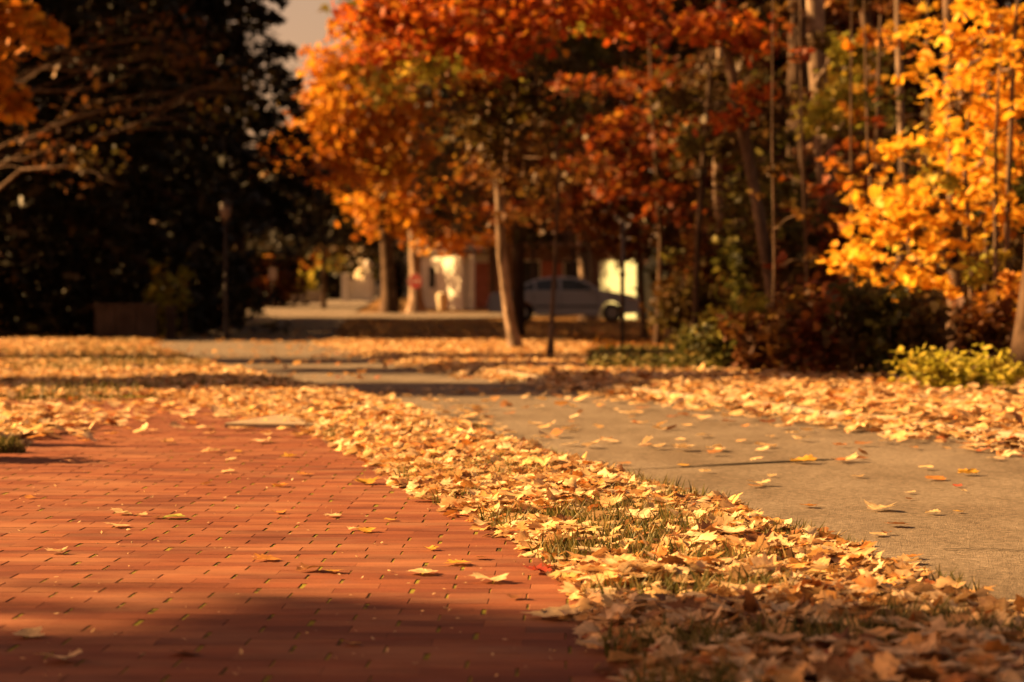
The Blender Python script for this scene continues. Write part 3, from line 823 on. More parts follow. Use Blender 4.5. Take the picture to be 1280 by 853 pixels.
def tree(name, label, cat, trunk, radii, clumps, T, lsize, lmat, bmat, group=None, limbs=8, tilt=1.1, seg=10, leafparts=0, rise=0.25, twigs=0, stuffname='crown'):
    """trunk: points in world space; clumps: (centre, (rx, ry, rz), number of leaves)"""
    base = Vector(trunk[0])
    root = empty(name, base); tag(root, label, cat, group)
    pts = [Vector(trunk[0])]
    rad = [radii[0] * 1.0]
    dense, rd = [], []
    for i in range(len(trunk) - 1):
        a, b = Vector(trunk[i]), Vector(trunk[i + 1])
        for k in range(4):
            t = k / 4; dense.append(a.lerp(b, t) - base); rd.append(radii[i] + (radii[i + 1] - radii[i]) * t)
    dense.append(Vector(trunk[-1]) - base); rd.append(radii[-1])
    rd[0] *= 1.55; 
    if len(rd) > 1: rd[1] *= 1.08
    dense.insert(0, dense[0] - Vector((0, 0, .25))); rd.insert(0, rd[0] * 1.25)
    MB().tube(dense, rd, seg, True, 0.05).build('trunk', bmat, root, smooth=True)
    ztop = trunk[-1][2]; zlow = trunk[0][2]
    # limbs to the clumps
    cl = sorted(range(len(clumps)), key=lambda i: -clumps[i][2])[:limbs]
    for i in cl:
        c = Vector(clumps[i][0])
        hz_ = math.hypot(c.x - trunk[0][0], c.y - trunk[0][1])
        za = min(ztop - .05 * (ztop - zlow), max(zlow + .18 * (ztop - zlow), c.z - hz_ * rise * random.uniform(.8, 1.6)))
        a = on_line(trunk, za)
        ppts = curve(a, c, 0.05, 7, .09)
        f_ = (za - zlow) / max(.1, ztop - zlow)
        r0 = (radii[0] + (radii[-1] - radii[0]) * f_) * random.uniform(.32, .5)
        mb = MB().tube([p - base for p in ppts], [r0 * (1 - .85 * k / 6) + .004 for k in range(7)], 6, True, .04)
        for _ in range(twigs):
            k = random.randint(2, 6); p0 = ppts[k]
            rr = clumps[i][1]
            p1 = c + Vector((random.uniform(-1, 1) * rr[0], random.uniform(-1, 1) * rr[1], random.uniform(-1, 1) * rr[2]))
            tp = curve(p0, p1, .06, 5, .12)
            mb.tube([p - base for p in tp], [r0 * .28 * (1 - .8 * q / 4) + .002 for q in range(5)], 5, False)
        mb.build('branch', bmat, root, smooth=True)
    Ps = []
    for (c, r, n_) in clumps:
        d = np.clip(rng.normal(0, 1, (n_, 3)), -2.3, 2.3)
        Ps.append(np.array(c) - np.array(base) + d * 0.58 * np.array(r))
    if not Ps: return root
    P = np.concatenate(Ps); n_ = len(P)
    S = rng.uniform(lsize * .7, lsize * 1.25, n_); Rm = rotmats(n_, tilt)
    if leafparts:
        W = P + np.array(base)
        ok = np.nonzero((np.abs(W[:, 0]) < .22 * W[:, 1]) & (W[:, 2] < H + 378 / F * W[:, 1]))[0]
        sel = rng.choice(ok, min(leafparts, len(ok)), replace=False)
        mes = [mesh('leaf', tv, tf, lmat, True) for tv, tf in T]
        for i in sel:
            o = bpy.data.objects.new('leaf', mes[i % len(mes)]); link(o, root)
            mw = Matrix(Rm[i].tolist()).to_4x4() @ Matrix.Scale(S[i], 4); mw.translation = Vector(P[i]); o.matrix_local = mw
        mk = np.ones(n_, bool); mk[sel] = False; P, S, Rm = P[mk], S[mk], Rm[mk]
    o = scatter(stuffname, T, P, S, Rm, lmat, root)
    o['kind'] = 'stuff'
    return root

def pxclumps(lst, leafn, depth=0.5):
    """(px, py, D, radius px x, radius px z[, weight])"""
    out_ = []
    for c in lst:
        px, py, D, rx, rz = c[:5]; wgt = c[5] if len(c) > 5 else 1
        a = rx / F * D; b = rz / F * D
        out_.append(((X(px, D), D + random.uniform(-depth, depth), Z(py, D)), (a, a * .8, b), int(leafn * wgt)))
    return out_

def trunkpx(lst, D, zmore=None):
    """list of (px, py) up the trunk at distance D"""
    out_ = []
    for i, (px, py) in enumerate(lst):
        out_.append((X(px, D), D, g(X(px, D), D) if i == 0 else Z(py, D)))
    return out_

# --- yellow maple on the right
D = 22.5
cl = []
for (bx, by, rx_, ry_, k_) in ((1235, 40, 55, 45, 22), (1225, 120, 60, 45, 24), (1245, 190, 45, 35, 14), (1190, 180, 35, 30, 7), (1160, 60, 30, 60, 6), (1215, 235, 60, 22, 13), (1150, 260, 50, 22, 12), (1095, 265, 32, 24, 8), (1140, 300, 60, 18, 10),
                                (1085, 325, 40, 16, 9), (1140, 350, 46, 16, 10), (1180, 355, 20, 14, 3), (1255, 280, 28, 22, 6), (1125, 190, 30, 40, 4)):
    for _ in range(int(k_ * 1.35)):
        t_ = random.uniform(0, 6.3); q_ = math.sqrt(random.random()); a_ = random.uniform(13, 30)
        cl += pxclumps([(bx + rx_ * q_ * math.cos(t_), by + ry_ * q_ * math.sin(t_), random.uniform(21.4, 23), a_, a_ * random.uniform(.4, .8))], random.randint(4, 12), .35)
tree('yellow_maple', 'maple with bright golden leaves and slim straight trunk by the road', 'tree',
     [(X(1196, 23.4), 23.4, g(X(1196, 23.4), 23.4)), (X(1194, 23.4), 23.4, Z(300, 23.4)), (X(1187, 23.4), 23.4, Z(80, 23.4)), (X(1182, 23.4), 23.4, Z(-120, 23.4)), (X(1190, 23.4), 23.4, Z(-300, 23.4))],
     [.10, .082, .07, .05, .02], cl, MID_T, .108, M['yellow_maple'], M['bark'], None, 34, 1.0, 10, 300, .3, 3)
cl = pxclumps([(1265, 375, 21, 24, 12), (1250, 395, 21, 26, 10), (1275, 360, 21, 16, 12)], 90, .15)
cl += pxclumps([(1225, 385, 21.4, 14, 10, .4)], 40, .1)
tree('young_maple', 'slim young maple with a low orange spray at the frame edge', 'tree',
     [(X(1262, 21.5), 21.5, .1), (X(1258, 21.5), 21.5, Z(300, 21.5)), (X(1266, 21.5), 21.5, Z(60, 21.5)), (X(1275, 21.5), 21.5, Z(-60, 21.5))], [.035, .03, .02, .01],
     cl, MID_T, .105, M['orange_maple'], M['bark'], None, 4, .9, 8, 0, .2, 3)
cl = pxclumps([(1240, 320, 21.5, 16, 12), (1225, 345, 21.5, 16, 12), (1205, 330, 21.5, 12, 10, .5), (1190, 230, 21.8, 16, 14), (1170, 215, 21.8, 16, 10, .6)], 26, .2)
tree('sapling', 'thin sapling with yellow-green leaves right of the maple trunk', 'tree',
     [(X(1217, 21.8), 21.8, .1), (X(1213, 21.8), 21.8, Z(330, 21.8)), (X(1205, 21.8), 21.8, Z(200, 21.8)), (X(1216, 21.8), 21.8, Z(90, 21.8))], [.03, .025, .02, .008],
     cl, OVAL_T, .15, M['yellow_green'], M['bark'], None, 5, .9, 8, 0, .3, 3)
# stems at the right edge
for (a, b, D, r0, lab) in ((1238, 1244, 21.2, .022, 'bare thin stem between the sapling and frame edge'), (1228, 1232, 24.0, .03, 'bare dark stem behind the sapling'),
                           (1175, 1176, 25.5, .03, 'thin bare stem close left of the golden maple')):
    tree('sapling', lab, 'tree', [(X(a, D), D, g(X(a, D), D)), (X((a + b) / 2 + 3, D), D, Z(340, D)), (X(b, D), D, Z(180, D)), (X(b + 8, D), D, Z(20, D))], [r0, r0 * .9, r0 * .7, r0 * .3],
         [((X(b + 4, D), D, Z(60, D)), (.2, .2, .2), 12)], MID_T, .09, M['yellow_maple'], M['bark'], None, 1)
D = 19.6
tree('tree', 'thick dark trunk cut by the frame edge behind the shrub', 'tree', [(X(1284, D), D, g(X(1284, D), D)), (X(1300, D), D, Z(330, D)), (X(1330, D), D, Z(-300, D)), (X(1320, D), D, Z(-700, D))], [.17, .14, .12, .05],
     [((X(1420, D), D, 7.5), (1.6, 1.6, 1.2), 400), ((X(1330, D), D + 1, 8.5), (1.6, 1.6, 1.2), 400)], MID_T, .11, M['orange_maple'], M['bark_dark'], None, 2)

# --- trunks of the right wood
D = 31
tree('leaning_maple', 'leaning slender tree whose sunlit trunk slants up from the red shrubs', 'tree', trunkpx([(978, 440), (958, 320), (934, 190), (908, 60), (890, -80), (880, -220)], D), [.095, .085, .075, .065, .05, .03],
     pxclumps([(905, 35, 30.5, 60, 20), (950, 50, 30.5, 40, 16), (870, 30, 30.5, 40, 18), (930, 120, 30.6, 30, 16, .4), (910, 150, 30.4, 30, 12, .5)], 130, .5), MID_T, .12, M['red_maple'], M['bark'], None, 5, 1.0, 10, 0, .1, 3)
D = 34
tree('pale_barked_tree', 'tree with pale sunlit bark between leaning maple and golden maple', 'tree', trunkpx([(1046, 440), (1040, 330), (1033, 220), (1020, 60), (1012, -150), (1015, -500)], D), [.19, .165, .155, .14, .12, .04],
     pxclumps([(1050, 120, 31.5, 40, 26), (1075, 80, 31.5, 28, 26), (1020, 150, 31.5, 30, 18, .7), (1080, 135, 31.5, 26, 18, .6), (1055, 60, 31.6, 20, 14, .4)], 170, .3), MID_T, .12, M['yellow_green'], M['bark_pale'], None, 5, 1.0, 12, 0, .1, 3)
D = 29
tree('slim_tree', 'slim straight pale trunk between the golden maple and pale tree', 'tree', trunkpx([(1132, 445), (1128, 230), (1124, 120), (1121, 10), (1118, -200)], D), [.055, .045, .042, .04, .015],
     pxclumps([(1100, -90, 29, 60, 30), (1150, -60, 29, 60, 30)], 90), MID_T, .11, M['orange_maple'], M['bark_pale'], None, 2)
D = 36
tree('forked_tree', 'dark trunk with a forked top left of the slim pale trunk', 'tree', trunkpx([(1105, 435), (1102, 250), (1090, 80), (1078, 0), (1066, -180)], D), [.13, .11, .085, .08, .03],
     pxclumps([(1040, -40, 36, 70, 40), (1130, -60, 36, 70, 40), (1120, 60, 35, 46, 30, .6)], 150), MID_T, .12, M['rust'], M['bark'], None, 3, 1.0, 10, 0, .2, 3)
D = 42
tree('broad_trunk_tree', 'broad dark reddish trunk behind the pale barked tree', 'tree', trunkpx([(1003, 425), (1000, 250), (1002, 0), (990, -300), (985, -700)], D), [.32, .28, .25, .2, .06],
     pxclumps([(960, -60, 42, 120, 60), (1060, -80, 42, 120, 60), (1010, 20, 43, 90, 40)], 420), FAR_T, .16, M['rust'], M['bark_dark'], None, 3)
D = 44
tree('broad_trunk_tree', 'broad dark trunk seen between forked tree and golden maple', 'tree', trunkpx([(1150, 424), (1148, 200), (1155, 0), (1160, -400), (1165, -700)], D), [.28, .25, .22, .15, .06],
     pxclumps([(1160, -40, 44, 130, 60), (1120, 90, 44, 80, 50), (1200, 60, 44.5, 120, 60)], 420), FAR_T, .16, M['rust'], M['bark_dark'], None, 3)
D = 40
tree('thin_tree', 'thin sunlit trunk left of the leaning maple', 'tree', trunkpx([(903, 428), (899, 300), (896, 230), (900, 60), (905, -200)], D), [.10, .09, .08, .06, .03],
     pxclumps([(900, 175, 38.5, 60, 20), (860, 130, 39, 50, 22), (945, 130, 39, 50, 22), (900, 90, 39, 60, 24)], 330), MID_T, .13, M['dull_green'], M['bark_pale'], None, 4, 1.0, 10, 0, .15, 2)

# understory foliage hanging before the trunks of the right wood
def ragged(box, D0, D1, k, n_, rp=(14, 30)):
    o_ = []
    for _ in range(k):
        D = random.uniform(D0, D1); a = random.uniform(*rp)
        o_.append((random.uniform(box[0], box[1]), random.uniform(box[2], box[3]), D, a, a * random.uniform(.35, .7), random.uniform(.5, 1.2)))
    return pxclumps(o_, n_, .3)
tree('understory_tree', 'small olive-leaved tree in front of the thin sunlit trunk', 'tree', trunkpx([(868, 440), (872, 300), (880, 180), (890, 60)], 33), [.05, .045, .035, .02],
     ragged((850, 1000, 90, 300), 32, 34, 26, 50), MID_T, .12, M['dull_green'], M['bark_dark'], None, 8, 1.0, 8, 0, .2, 2)
tree('understory_tree', 'small rust-leaved tree in front of the broad trunk', 'tree', trunkpx([(1012, 440), (1008, 300), (1000, 180), (990, 20)], 32), [.05, .045, .035, .02],
     ragged((960, 1130, 0, 380), 31, 35, 34, 46), MID_T, .12, M['rust'], M['bark_dark'], None, 8, 1.0, 8, 0, .2, 2)
tree('understory_tree', 'small orange-leaved tree in front of the forked trunk', 'tree', trunkpx([(1108, 440), (1104, 300), (1096, 180), (1100, 20)], 28), [.045, .04, .03, .02],
     ragged((1060, 1190, 0, 400), 26, 30, 26, 22), MID_T, .125, M['orange_maple'], M['bark_dark'], None, 8, 1.0, 8, 0, .2, 2)
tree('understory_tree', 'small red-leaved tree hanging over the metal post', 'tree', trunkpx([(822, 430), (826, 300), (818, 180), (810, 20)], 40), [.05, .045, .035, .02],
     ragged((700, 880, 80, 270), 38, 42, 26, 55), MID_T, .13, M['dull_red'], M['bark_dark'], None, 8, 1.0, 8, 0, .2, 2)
tree('understory_tree', 'dark rust tree with low boughs hanging behind the metal post', 'tree', trunkpx([(806, 424), (800, 330), (790, 220), (780, 60)], 46), [.06, .055, .04, .02],
     ragged((640, 860, 190, 318), 43, 47, 36, 62), MID_T, .14, M['rust'], M['bark_dark'], None, 9, 1.0, 8, 0, .15, 2)
tree('understory_tree', 'olive-leaved tree filling the gap above the yellow low shrub', 'tree', trunkpx([(925, 426), (922, 330), (930, 220), (940, 60)], 42), [.06, .055, .04, .02],
     ragged((840, 1080, 150, 390), 38, 43, 40, 62), MID_T, .14, M['dull_green'], M['bark_dark'], None, 9, 1.0, 8, 0, .15, 2)
# --- main tree by the road bend
D = 37
tree('curved_maple', 'maple with curved sunlit pale trunk in front of the parked car', 'tree',
     trunkpx([(645, 438), (634, 380), (627, 320), (625, 250), (618, 190), (612, 100), (606, 0), (600, -150)], D), [.105, .085, .078, .076, .074, .07, .06, .04],
     pxclumps([(472, 22, 35, 44, 22), (520, 20, 35, 60, 24), (590, 15, 34.5, 60, 26), (640, 40, 34.5, 50, 28), (620, 70, 34.6, 34, 20), (690, 15, 35, 60, 22), (760, 15, 35.5, 50, 22), (800, 35, 36, 30, 18, .6),
               (780, 0, 36, 60, 18), (560, 55, 35, 40, 16, .6), (480, 60, 36, 40, 14, .5), (660, -30, 35, 120, 30, 1.4), (535, -30, 35, 90, 30, 1.2)], 300, .5),
     MID_T, .125, M['red_maple'], M['bark_birch'], None, 9, 1.0, 12, 0, .2, 3)
cl = pxclumps([(540, 80, 41, 26, 20), (580, 85, 41, 26, 26), (515, 65, 41, 20, 14, .6), (620, 110, 42, 30, 20), (650, 130, 42, 24, 16, .6), (600, 150, 42, 26, 20, .6), (480, 110, 43, 40, 20, .8), (770, 15, 41, 26, 14, .6), (735, 25, 41, 20, 14, .6)], 120, .4)
tree('turning_maple', 'yellow-green leaved tree behind the curved maple, slim dark trunk', 'tree', trunkpx([(639, 424), (630, 330), (620, 200), (605, 60), (590, -200)], 45), [.10, .09, .08, .07, .03],
     cl, MID_T, .14, M['yellow_green'], M['bark_dark'], None, 8, 1.0, 8, 0, .2, 2)
# red boughs to the right of the curved maple
D = 45
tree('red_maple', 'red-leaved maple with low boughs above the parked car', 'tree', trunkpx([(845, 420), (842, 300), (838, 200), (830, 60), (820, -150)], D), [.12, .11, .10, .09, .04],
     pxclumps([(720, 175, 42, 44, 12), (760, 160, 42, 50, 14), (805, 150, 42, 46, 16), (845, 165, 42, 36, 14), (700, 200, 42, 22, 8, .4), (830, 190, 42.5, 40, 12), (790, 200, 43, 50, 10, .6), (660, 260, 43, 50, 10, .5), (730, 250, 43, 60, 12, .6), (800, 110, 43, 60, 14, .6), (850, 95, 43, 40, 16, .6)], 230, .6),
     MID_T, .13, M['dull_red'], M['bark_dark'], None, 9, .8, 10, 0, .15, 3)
D = 46
tree('pale_barked_tree', 'tree with flecked pale trunk rising behind the parked car roof', 'tree', trunkpx([(736, 416), (730, 330), (726, 280), (728, 150), (735, -100)], 76), [.22, .2, .19, .16, .08],
     pxclumps([(740, 60, 74, 60, 40), (700, 20, 74, 60, 40), (780, 40, 74, 60, 40)], 500), FAR_T, .24, M['dull_green'], M['bark_pale'], None, 3)

# --- spruce with drooping boughs
def conifer(name, label, base, height, radius, mat, bmat, nb, per, lsize, group=None, zmin=1.0, droop=.35, T=SPRAY_T):
    root = empty(name, base); tag(root, label, 'tree', group)
    MB().tube([(0, 0, -.3), (0, 0, height * .3), (.05, 0, height * .7), (0, 0, height)], [.013 * height, .010 * height, .006 * height, .02], 9, True, .04).build('trunk', bmat, root, smooth=True)
    P, A = [], []
    nbough = 0
    for k in range(nb):
        f_ = (k + random.random()) / nb
        z = zmin + (height - zmin) * f_ ** 1.15
        L = radius * (1 - ((z - zmin) / (height - zmin)) ** 1.3) * random.uniform(.7, 1.1) + .25
        an = k * 2.4 + random.uniform(-.3, .3)
        d = np.array([math.cos(an), math.sin(an)])
        t = rng.random(per) ** .6
        side = rng.normal(0, 1, per) * .16 * L * (1.15 - t * .6)
        pz = z - droop * L * t ** 1.6 + rng.normal(0, .05 * L, per) - np.abs(side) * .3
        P.append(np.stack([d[0] * t * L - d[1] * side, d[1] * t * L + d[0] * side, pz], 1))
        if nbough < 14 and k % max(1, nb // 14) == 0:
            bp = [Vector((d[0] * q * L, d[1] * q * L, z - droop * L * q ** 1.6)) for q in (0, .25, .5, .75, .97)]
            MB().tube(bp, [.012 * height * (1 - .85 * q / 4) * .6 + .004 for q in range(5)], 5, False).build('branch', bmat, root, smooth=True); nbough += 1
    P = np.concatenate(P)
    P = P[P[:, 2] > .05]
    n_ = len(P)
    o = scatter('crown', T, P, rng.uniform(lsize * .7, lsize * 1.3, n_), rotmats(n_, .75), mat, root); o['kind'] = 'stuff'
    return root
def on(px, D, dz=0): return (X(px, D), D, g(X(px, D), D) + dz)
conifer('spruce', 'olive spruce with drooping boughs behind the curved maple', on(648, 50), 11.5, 2.5, M['spruce'], M['bark_dark'], 90, 110, .26, None, 3.4, .55)

# --- dark wood on the left
LW = [(20, 52, 15, 4.2, 'dark evergreen filling the far left of the frame'), (130, 54, 17, 4.4, 'dark evergreen rising behind the low concrete wall'), (165, 58, 18, 3.2, 'dark evergreen left of the lamp post'),
      (236, 66, 17, 2.1, 'dark evergreen at the edge of the wood beside the sky gap'), (70, 62, 19, 4.4, 'tall dark evergreen in the second row left'), (140, 66, 20, 3.6, 'tall dark evergreen in the second row behind the wall'),
      (10, 72, 19, 4.2, 'dark evergreen deep in the wood at far left'), (100, 76, 20, 4.0, 'dark evergreen deep in the wood behind the wall'), (195, 78, 20, 3.0, 'dark evergreen deep in the wood left of the lamp post'),
      (-70, 50, 16, 4.2, 'dark evergreen half outside the frame at left'), (246, 74, 19, 2.0, 'dark evergreen behind the lamp post'), (300, 71, 15, 2.7, 'dark evergreen whose boughs hang high over the road bend'), (405, 99, 9.5, 3.8, 'dark evergreen behind the glowing orange maple')]
for (px, D, hh, rr, lab) in LW:
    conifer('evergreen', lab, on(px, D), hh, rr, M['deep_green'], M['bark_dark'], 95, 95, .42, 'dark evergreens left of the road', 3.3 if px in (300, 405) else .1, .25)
tree('bare_branched_tree', 'dark tree with bare pale twisting branches before the evergreens', 'tree', trunkpx([(-50, 418), (-45, 250), (-40, 120), (-40, -50), (-30, -200)], 47), [.16, .14, .11, .08, .04],
     [((X(p, 46), 46 + random.uniform(-1, 1), Z(q, 46)), (.7, .7, .5), k) for p, q, k in ((110, 80, 40), (190, 45, 60), (130, 140, 50), (270, 130, 80), (210, 75, 60), (300, 110, 90), (240, 60, 80), (60, 190, 60), (120, 205, 60))],
     MID_T, .13, M['rust'], M['bark_dark'], None, 9, 1.0, 8, 0, .2, 4)
# orange boughs hanging in at the top left from a tree outside the frame
D = 31
tree('orange_maple', 'orange maple at the left edge, only its boughs hanging into view', 'tree', [(-9.0, 33.5, .1), (-8.9, 33.5, 3), (-8.7, 33.4, 6), (-8.6, 33.4, 9), (-8.4, 33.4, 12)], [.24, .2, .17, .12, .05],
     pxclumps([(10, 20, D, 30, 16), (40, 35, D, 26, 12), (55, 42, D, 14, 10, .5), (5, 50, D, 14, 12, .6), (0, 95, D, 22, 16), (15, 130, D, 20, 16), (-30, 60, D, 60, 50, 1.5)], 170, .4)
     + [((-8.5, 33, 8.5), (2.2, 1.6, 1.6), 1500), ((-8.2, 33.5, 10.5), (2, 1.6, 1.4), 1200)], MID_T, .13, M['orange_maple'], M['bark'], None, 7, 1.0, 9, 0, .1, 3)

# --- lit orange maples at the crossing
D = 84
tree('orange_maple', 'big glowing orange maple hanging over the road at the crossing', 'tree', trunkpx([(487, 388), (485, 330), (478, 250), (470, 150), (460, 20)], 88), [.28, .25, .22, .18, .08],
     pxclumps([(370, 190, D, 30, 22), (400, 155, D, 40, 26), (440, 130, D, 44, 26), (390, 205, D, 34, 18), (440, 185, D, 44, 28), (490, 160, D, 44, 30), (490, 215, D, 44, 22), (392, 66, D, 20, 12, .12), (436, 35, D, 22, 14, .35), (420, 95, D, 34, 20), (450, 80, D + 1, 40, 20), (530, 200, D, 40, 30), (415, 215, D, 40, 16),
               (540, 150, D + 1, 40, 26), (480, 100, D + 1, 50, 24), (395, 120, D, 24, 14, .6), (350, 185, D, 20, 16, .6)], 330, .8), FAR_T, .27, M['orange_maple'], M['bark_dark'], None, 10, 1.0, 10, 0, .2, 2)
tree('orange_maple', 'lower orange maple with sunlit trunk behind the stop sign', 'tree', trunkpx([(521, 386), (519, 330), (517, 270), (515, 180), (512, 60)], 92), [.27, .24, .22, .18, .06],
     pxclumps([(480, 255, 88, 44, 20), (530, 265, 88, 44, 20), (570, 245, 88, 40, 24), (590, 280, 88, 34, 20), (545, 225, 89, 44, 20), (500, 285, 89, 40, 12, .6), (560, 300, 90, 44, 14, .7), (605, 230, 89, 30, 24, .8), (620, 270, 90, 40, 24)], 330, .8), FAR_T, .27, M['orange_maple'], M['bark_pale'], None, 8, 1.0, 10, 0, .2, 2)

# --- backdrop trees behind everything
def bigtree(px, D, hh, rr, mat, lab, group, n_=2600, ls=.34, zl=.12):
    b = on(px, D)
    cl = []
    for k in range(15):
        f_ = random.random(); z = hh * (zl + (1 - zl) * f_)
        a = random.uniform(0, 6.3); r_ = rr * random.uniform(.1, .75) * (1 - .45 * f_)
        cl.append(((b[0] + math.cos(a) * r_, b[1] + math.sin(a) * r_, b[2] + z), (rr * .42, rr * .42, hh * .10), n_ // 15))
    tree('broadleaf_tree', lab, 'tree', [b, (b[0] + .1, b[1], b[2] + hh * .4), (b[0], b[1], b[2] + hh * .9)], [.010 * hh, .008 * hh, .003 * hh], cl, FAR_T, ls, mat, M['bark_dark'], group, 5, 1.1, 8)
G1 = 'dark trees filling the right wood'
bigtree(733, 78, 16, 3.6, M['rust'], 'rust brown tree right behind the olive spruce', G1, 2600, .34, .42)
bigtree(852, 60, 15, 3.6, M['dull_green'], 'dull green tree above the pale shed', G1, 2600, .34, .42)
bigtree(905, 52, 13, 2.6, M['dull_green'], 'dull green tree between the shed and the leaning maple', G1, 2600, .34, .3)
bigtree(935, 56, 15, 3.6, M['rust'], 'rust brown tree behind the leaning maple', G1)
bigtree(990, 50, 13, 3.2, M['shrub_red'], 'dark red tree behind the broad trunk', G1)
bigtree(1060, 54, 15, 3.6, M['rust'], 'rust brown tree behind the forked tree', G1)
bigtree(1130, 50, 14, 3.4, M['dull_green'], 'dull green tree behind the slim pale trunk', G1)
bigtree(1200, 46, 13, 3.4, M['rust'], 'rust brown tree behind the golden maple', G1)
bigtree(1275, 44, 13, 3.4, M['rust'], 'rust brown tree behind the frame edge trunk', G1)
bigtree(862, 84, 20, 4.6, M['rust'], 'tall rust brown tree in the far row above the shed', G1, 3200, .42, .3)
bigtree(960, 72, 20, 5, M['dull_green'], 'tall dull green tree in the far row', G1, 3200, .42)
bigtree(1080, 70, 20, 5, M['deep_green'], 'tall dark green tree in the far row', G1, 3200, .42)
bigtree(1210, 66, 20, 5, M['deep_green'], 'tall dark green tree far behind the golden maple', G1, 3200, .42)
G2 = 'trees beyond the crossing'
bigtree(610, 112, 24, 6, M['deep_green'], 'dark green tree behind the white porch', G2, 3600, .6, .2)
bigtree(520, 125, 26, 6, M['dull_green'], 'green tree far behind the stop sign', G2, 3600, .65, .2)
bigtree(700, 105, 26, 6, M['deep_green'], 'dark green tree behind the brown house', G2, 3600, .6, .2)
bigtree(440, 150, 11, 5, M['dull_green'], 'green tree behind the far white house', G2, 2600, .6, .2)
bigtree(326, 105, 7, 3, M['rust'], 'rust tree at the far left roadside past the crossing', G2, 2600, .5)
bigtree(375, 190, 12, 6, M['orange_maple'], 'orange tree at the far end of the road', G2, 2600, .6, .05)
bigtree(420, 210, 15, 6, M['dull_green'], 'green tree at the far end of the road', G2, 2600, .6, .05)
bigtree(560, 160, 26, 7, M['deep_green'], 'dark green tree in the farthest row', G2, 3600, .7, .1)

# --- trees outside the frame on the left whose shade falls across the scene
GS = 'trees left of the frame that shade the scene'
def shade_tree(x, y, hh, zc, rc, rz, r0, lab, n_=2600, ls=.22, mat='rust', sx=1.0):
    b = (x, y, g(x, y))
    cl = []
    for k in range(14):
        a = random.uniform(0, 6.3); r_ = rc * math.sqrt(random.random()) * .75
        cl.append(((x + math.cos(a) * r_ * sx, y + math.sin(a) * r_, zc + random.uniform(-1, 1) * rz * .7), (rc * .42 * sx, rc * .42, rz * .4), n_ // 14))
    tree('broadleaf_tree', lab, 'tree', [b, (x + .05, y, zc * .55), (x, y + .05, zc), (x, y, hh)], [r0, r0 * .85, r0 * .6, .04], cl, FAR_T, ls, M[mat], M['bark_dark'], GS, 6, 1.1, 10)
shade_tree(-21.9, 7.25, 15, 11.6, 2.4, 1.5, .25, 'tree out of frame at left shading the near bricks', 6000, .26, 'rust', 1.0)
shade_tree(-7.2, 21.3, 19, 14.5, 3, 2.2, .27, 'tree out of frame at left, single trunk shading the road middle')
shade_tree(-9.8, 30.6, 13, 8.3, 3.2, 1.6, .24, 'tree out of frame at left beyond the lawn', 3000, .24)
shade_tree(-13, 34.2, 15, 10.0, 2.4, 2.4, .22, 'second tree out of frame at left beyond the lawn', 3000, .24)
shade_tree(-18.2, 23.4, 13, 9.6, 1.35, 1.2, .2, 'broad low-crowned tree out of frame at left shading the road middle', 8500, .24, 'rust', 3.9)
shade_tree(-20, 33.2, 13, 9.4, 1.1, .9, .2, 'narrow crowned tree out of frame at left shading the road bend', 4200, .24, 'rust', 4.2)
shade_tree(-12.6, 47.6, 15, 10.9, 4.0, 1.9, .22, 'wide high-crowned tree added out of frame at left to shade the middle trees', 4200, .30)  # unseen tree added so its high crown keeps sun off the middle trees
for k, (x, y) in enumerate(((-15.5, 51), (-16, 57.5), (-15, 64))):  # three unseen trees added for the shade their crowns throw on the right wood
    shade_tree(x, y, 22, 16.8, 4.2, 3.4, .3, ('tall', 'taller', 'tallest')[k] + ' broadleaf tree added outside the frame at left to shade the right wood', 4200, .42)
for (x, y, hh) in ((-16, 52, 18), (-19, 58, 18), (-22, 65, 19), (-20, 71, 18)):
    conifer('evergreen', 'tall evergreen of the wood outside the frame at left', (x, y, g(x, y)), hh, 4.2, M['deep_green'], M['bark_dark'], 70, 70, .5, GS, .5, .25)

# ------------------------------------------------------------------ shrubs
def shrub(name, label, c, r, n_, T, ls, mat, stems=7, group=None):
    root = empty(name, (c[0], c[1], g(c[0], c[1]))); tag(root, label, 'shrub', group)
    P = []
    for k in range(stems):
        a = random.uniform(0, 6.3); q_ = random.uniform(.2, 1)
        tip = Vector((math.cos(a) * r[0] * q_, math.sin(a) * r[1] * q_, r[2] * random.uniform(.55, 1.05)))
        pt = curve((tip.x * .15, tip.y * .15, 0), tip, .12, 5, .1)
        MB().tube(pt, [.012, .010, .008, .006, .003], 5, False).build('stem', M['bark'], root, smooth=True)
        m_ = n_ // stems
        t = rng.random(m_) ** .6
        b = np.array([tuple(p) for p in pt]); ii = t * 3.999; i0 = ii.astype(int); fr_ = (ii - i0)[:, None]
        P.append(b[i0] * (1 - fr_) + b[i0 + 1] * fr_ + rng.normal(0, 1, (m_, 3)) * np.array([r[0] * .22, r[1] * .22, r[2] * .14]))
    P = np.concatenate(P); P[:, 2] = np.maximum(P[:, 2], .04); m_ = len(P)
    o = scatter('foliage', T, P, rng.uniform(ls * .65, ls * 1.3, m_), rotmats(m_, .9), mat, root); o['kind'] = 'stuff'
    return root
shrub('shrub', 'leafy shrub outside the frame at left shading the path edge', (-3.0, 10.95), (.2, .26, .5), 700, OVAL_T, .09, M['ivy'], 16)
shrub('shrub', 'smaller leafy shrub outside the frame at left behind the tufts', (-3.2, 12.15), (.18, .16, .46), 500, OVAL_T, .09, M['ivy'], 12)
D = 17.6
shrub('shrub', 'low yellow-green shrub at the roadside under the golden maple', (X(1190, D), D), (.42, .3, .36), 900, OVAL_T, .075, M['shrub_yg'], 16)
shrub('shrub', 'small yellow-green shrub tuft by the frame edge trunk', (X(1252, 18.2), 18.2), (.16, .2, .26), 260, OVAL_T, .065, M['shrub_yg'], 7)
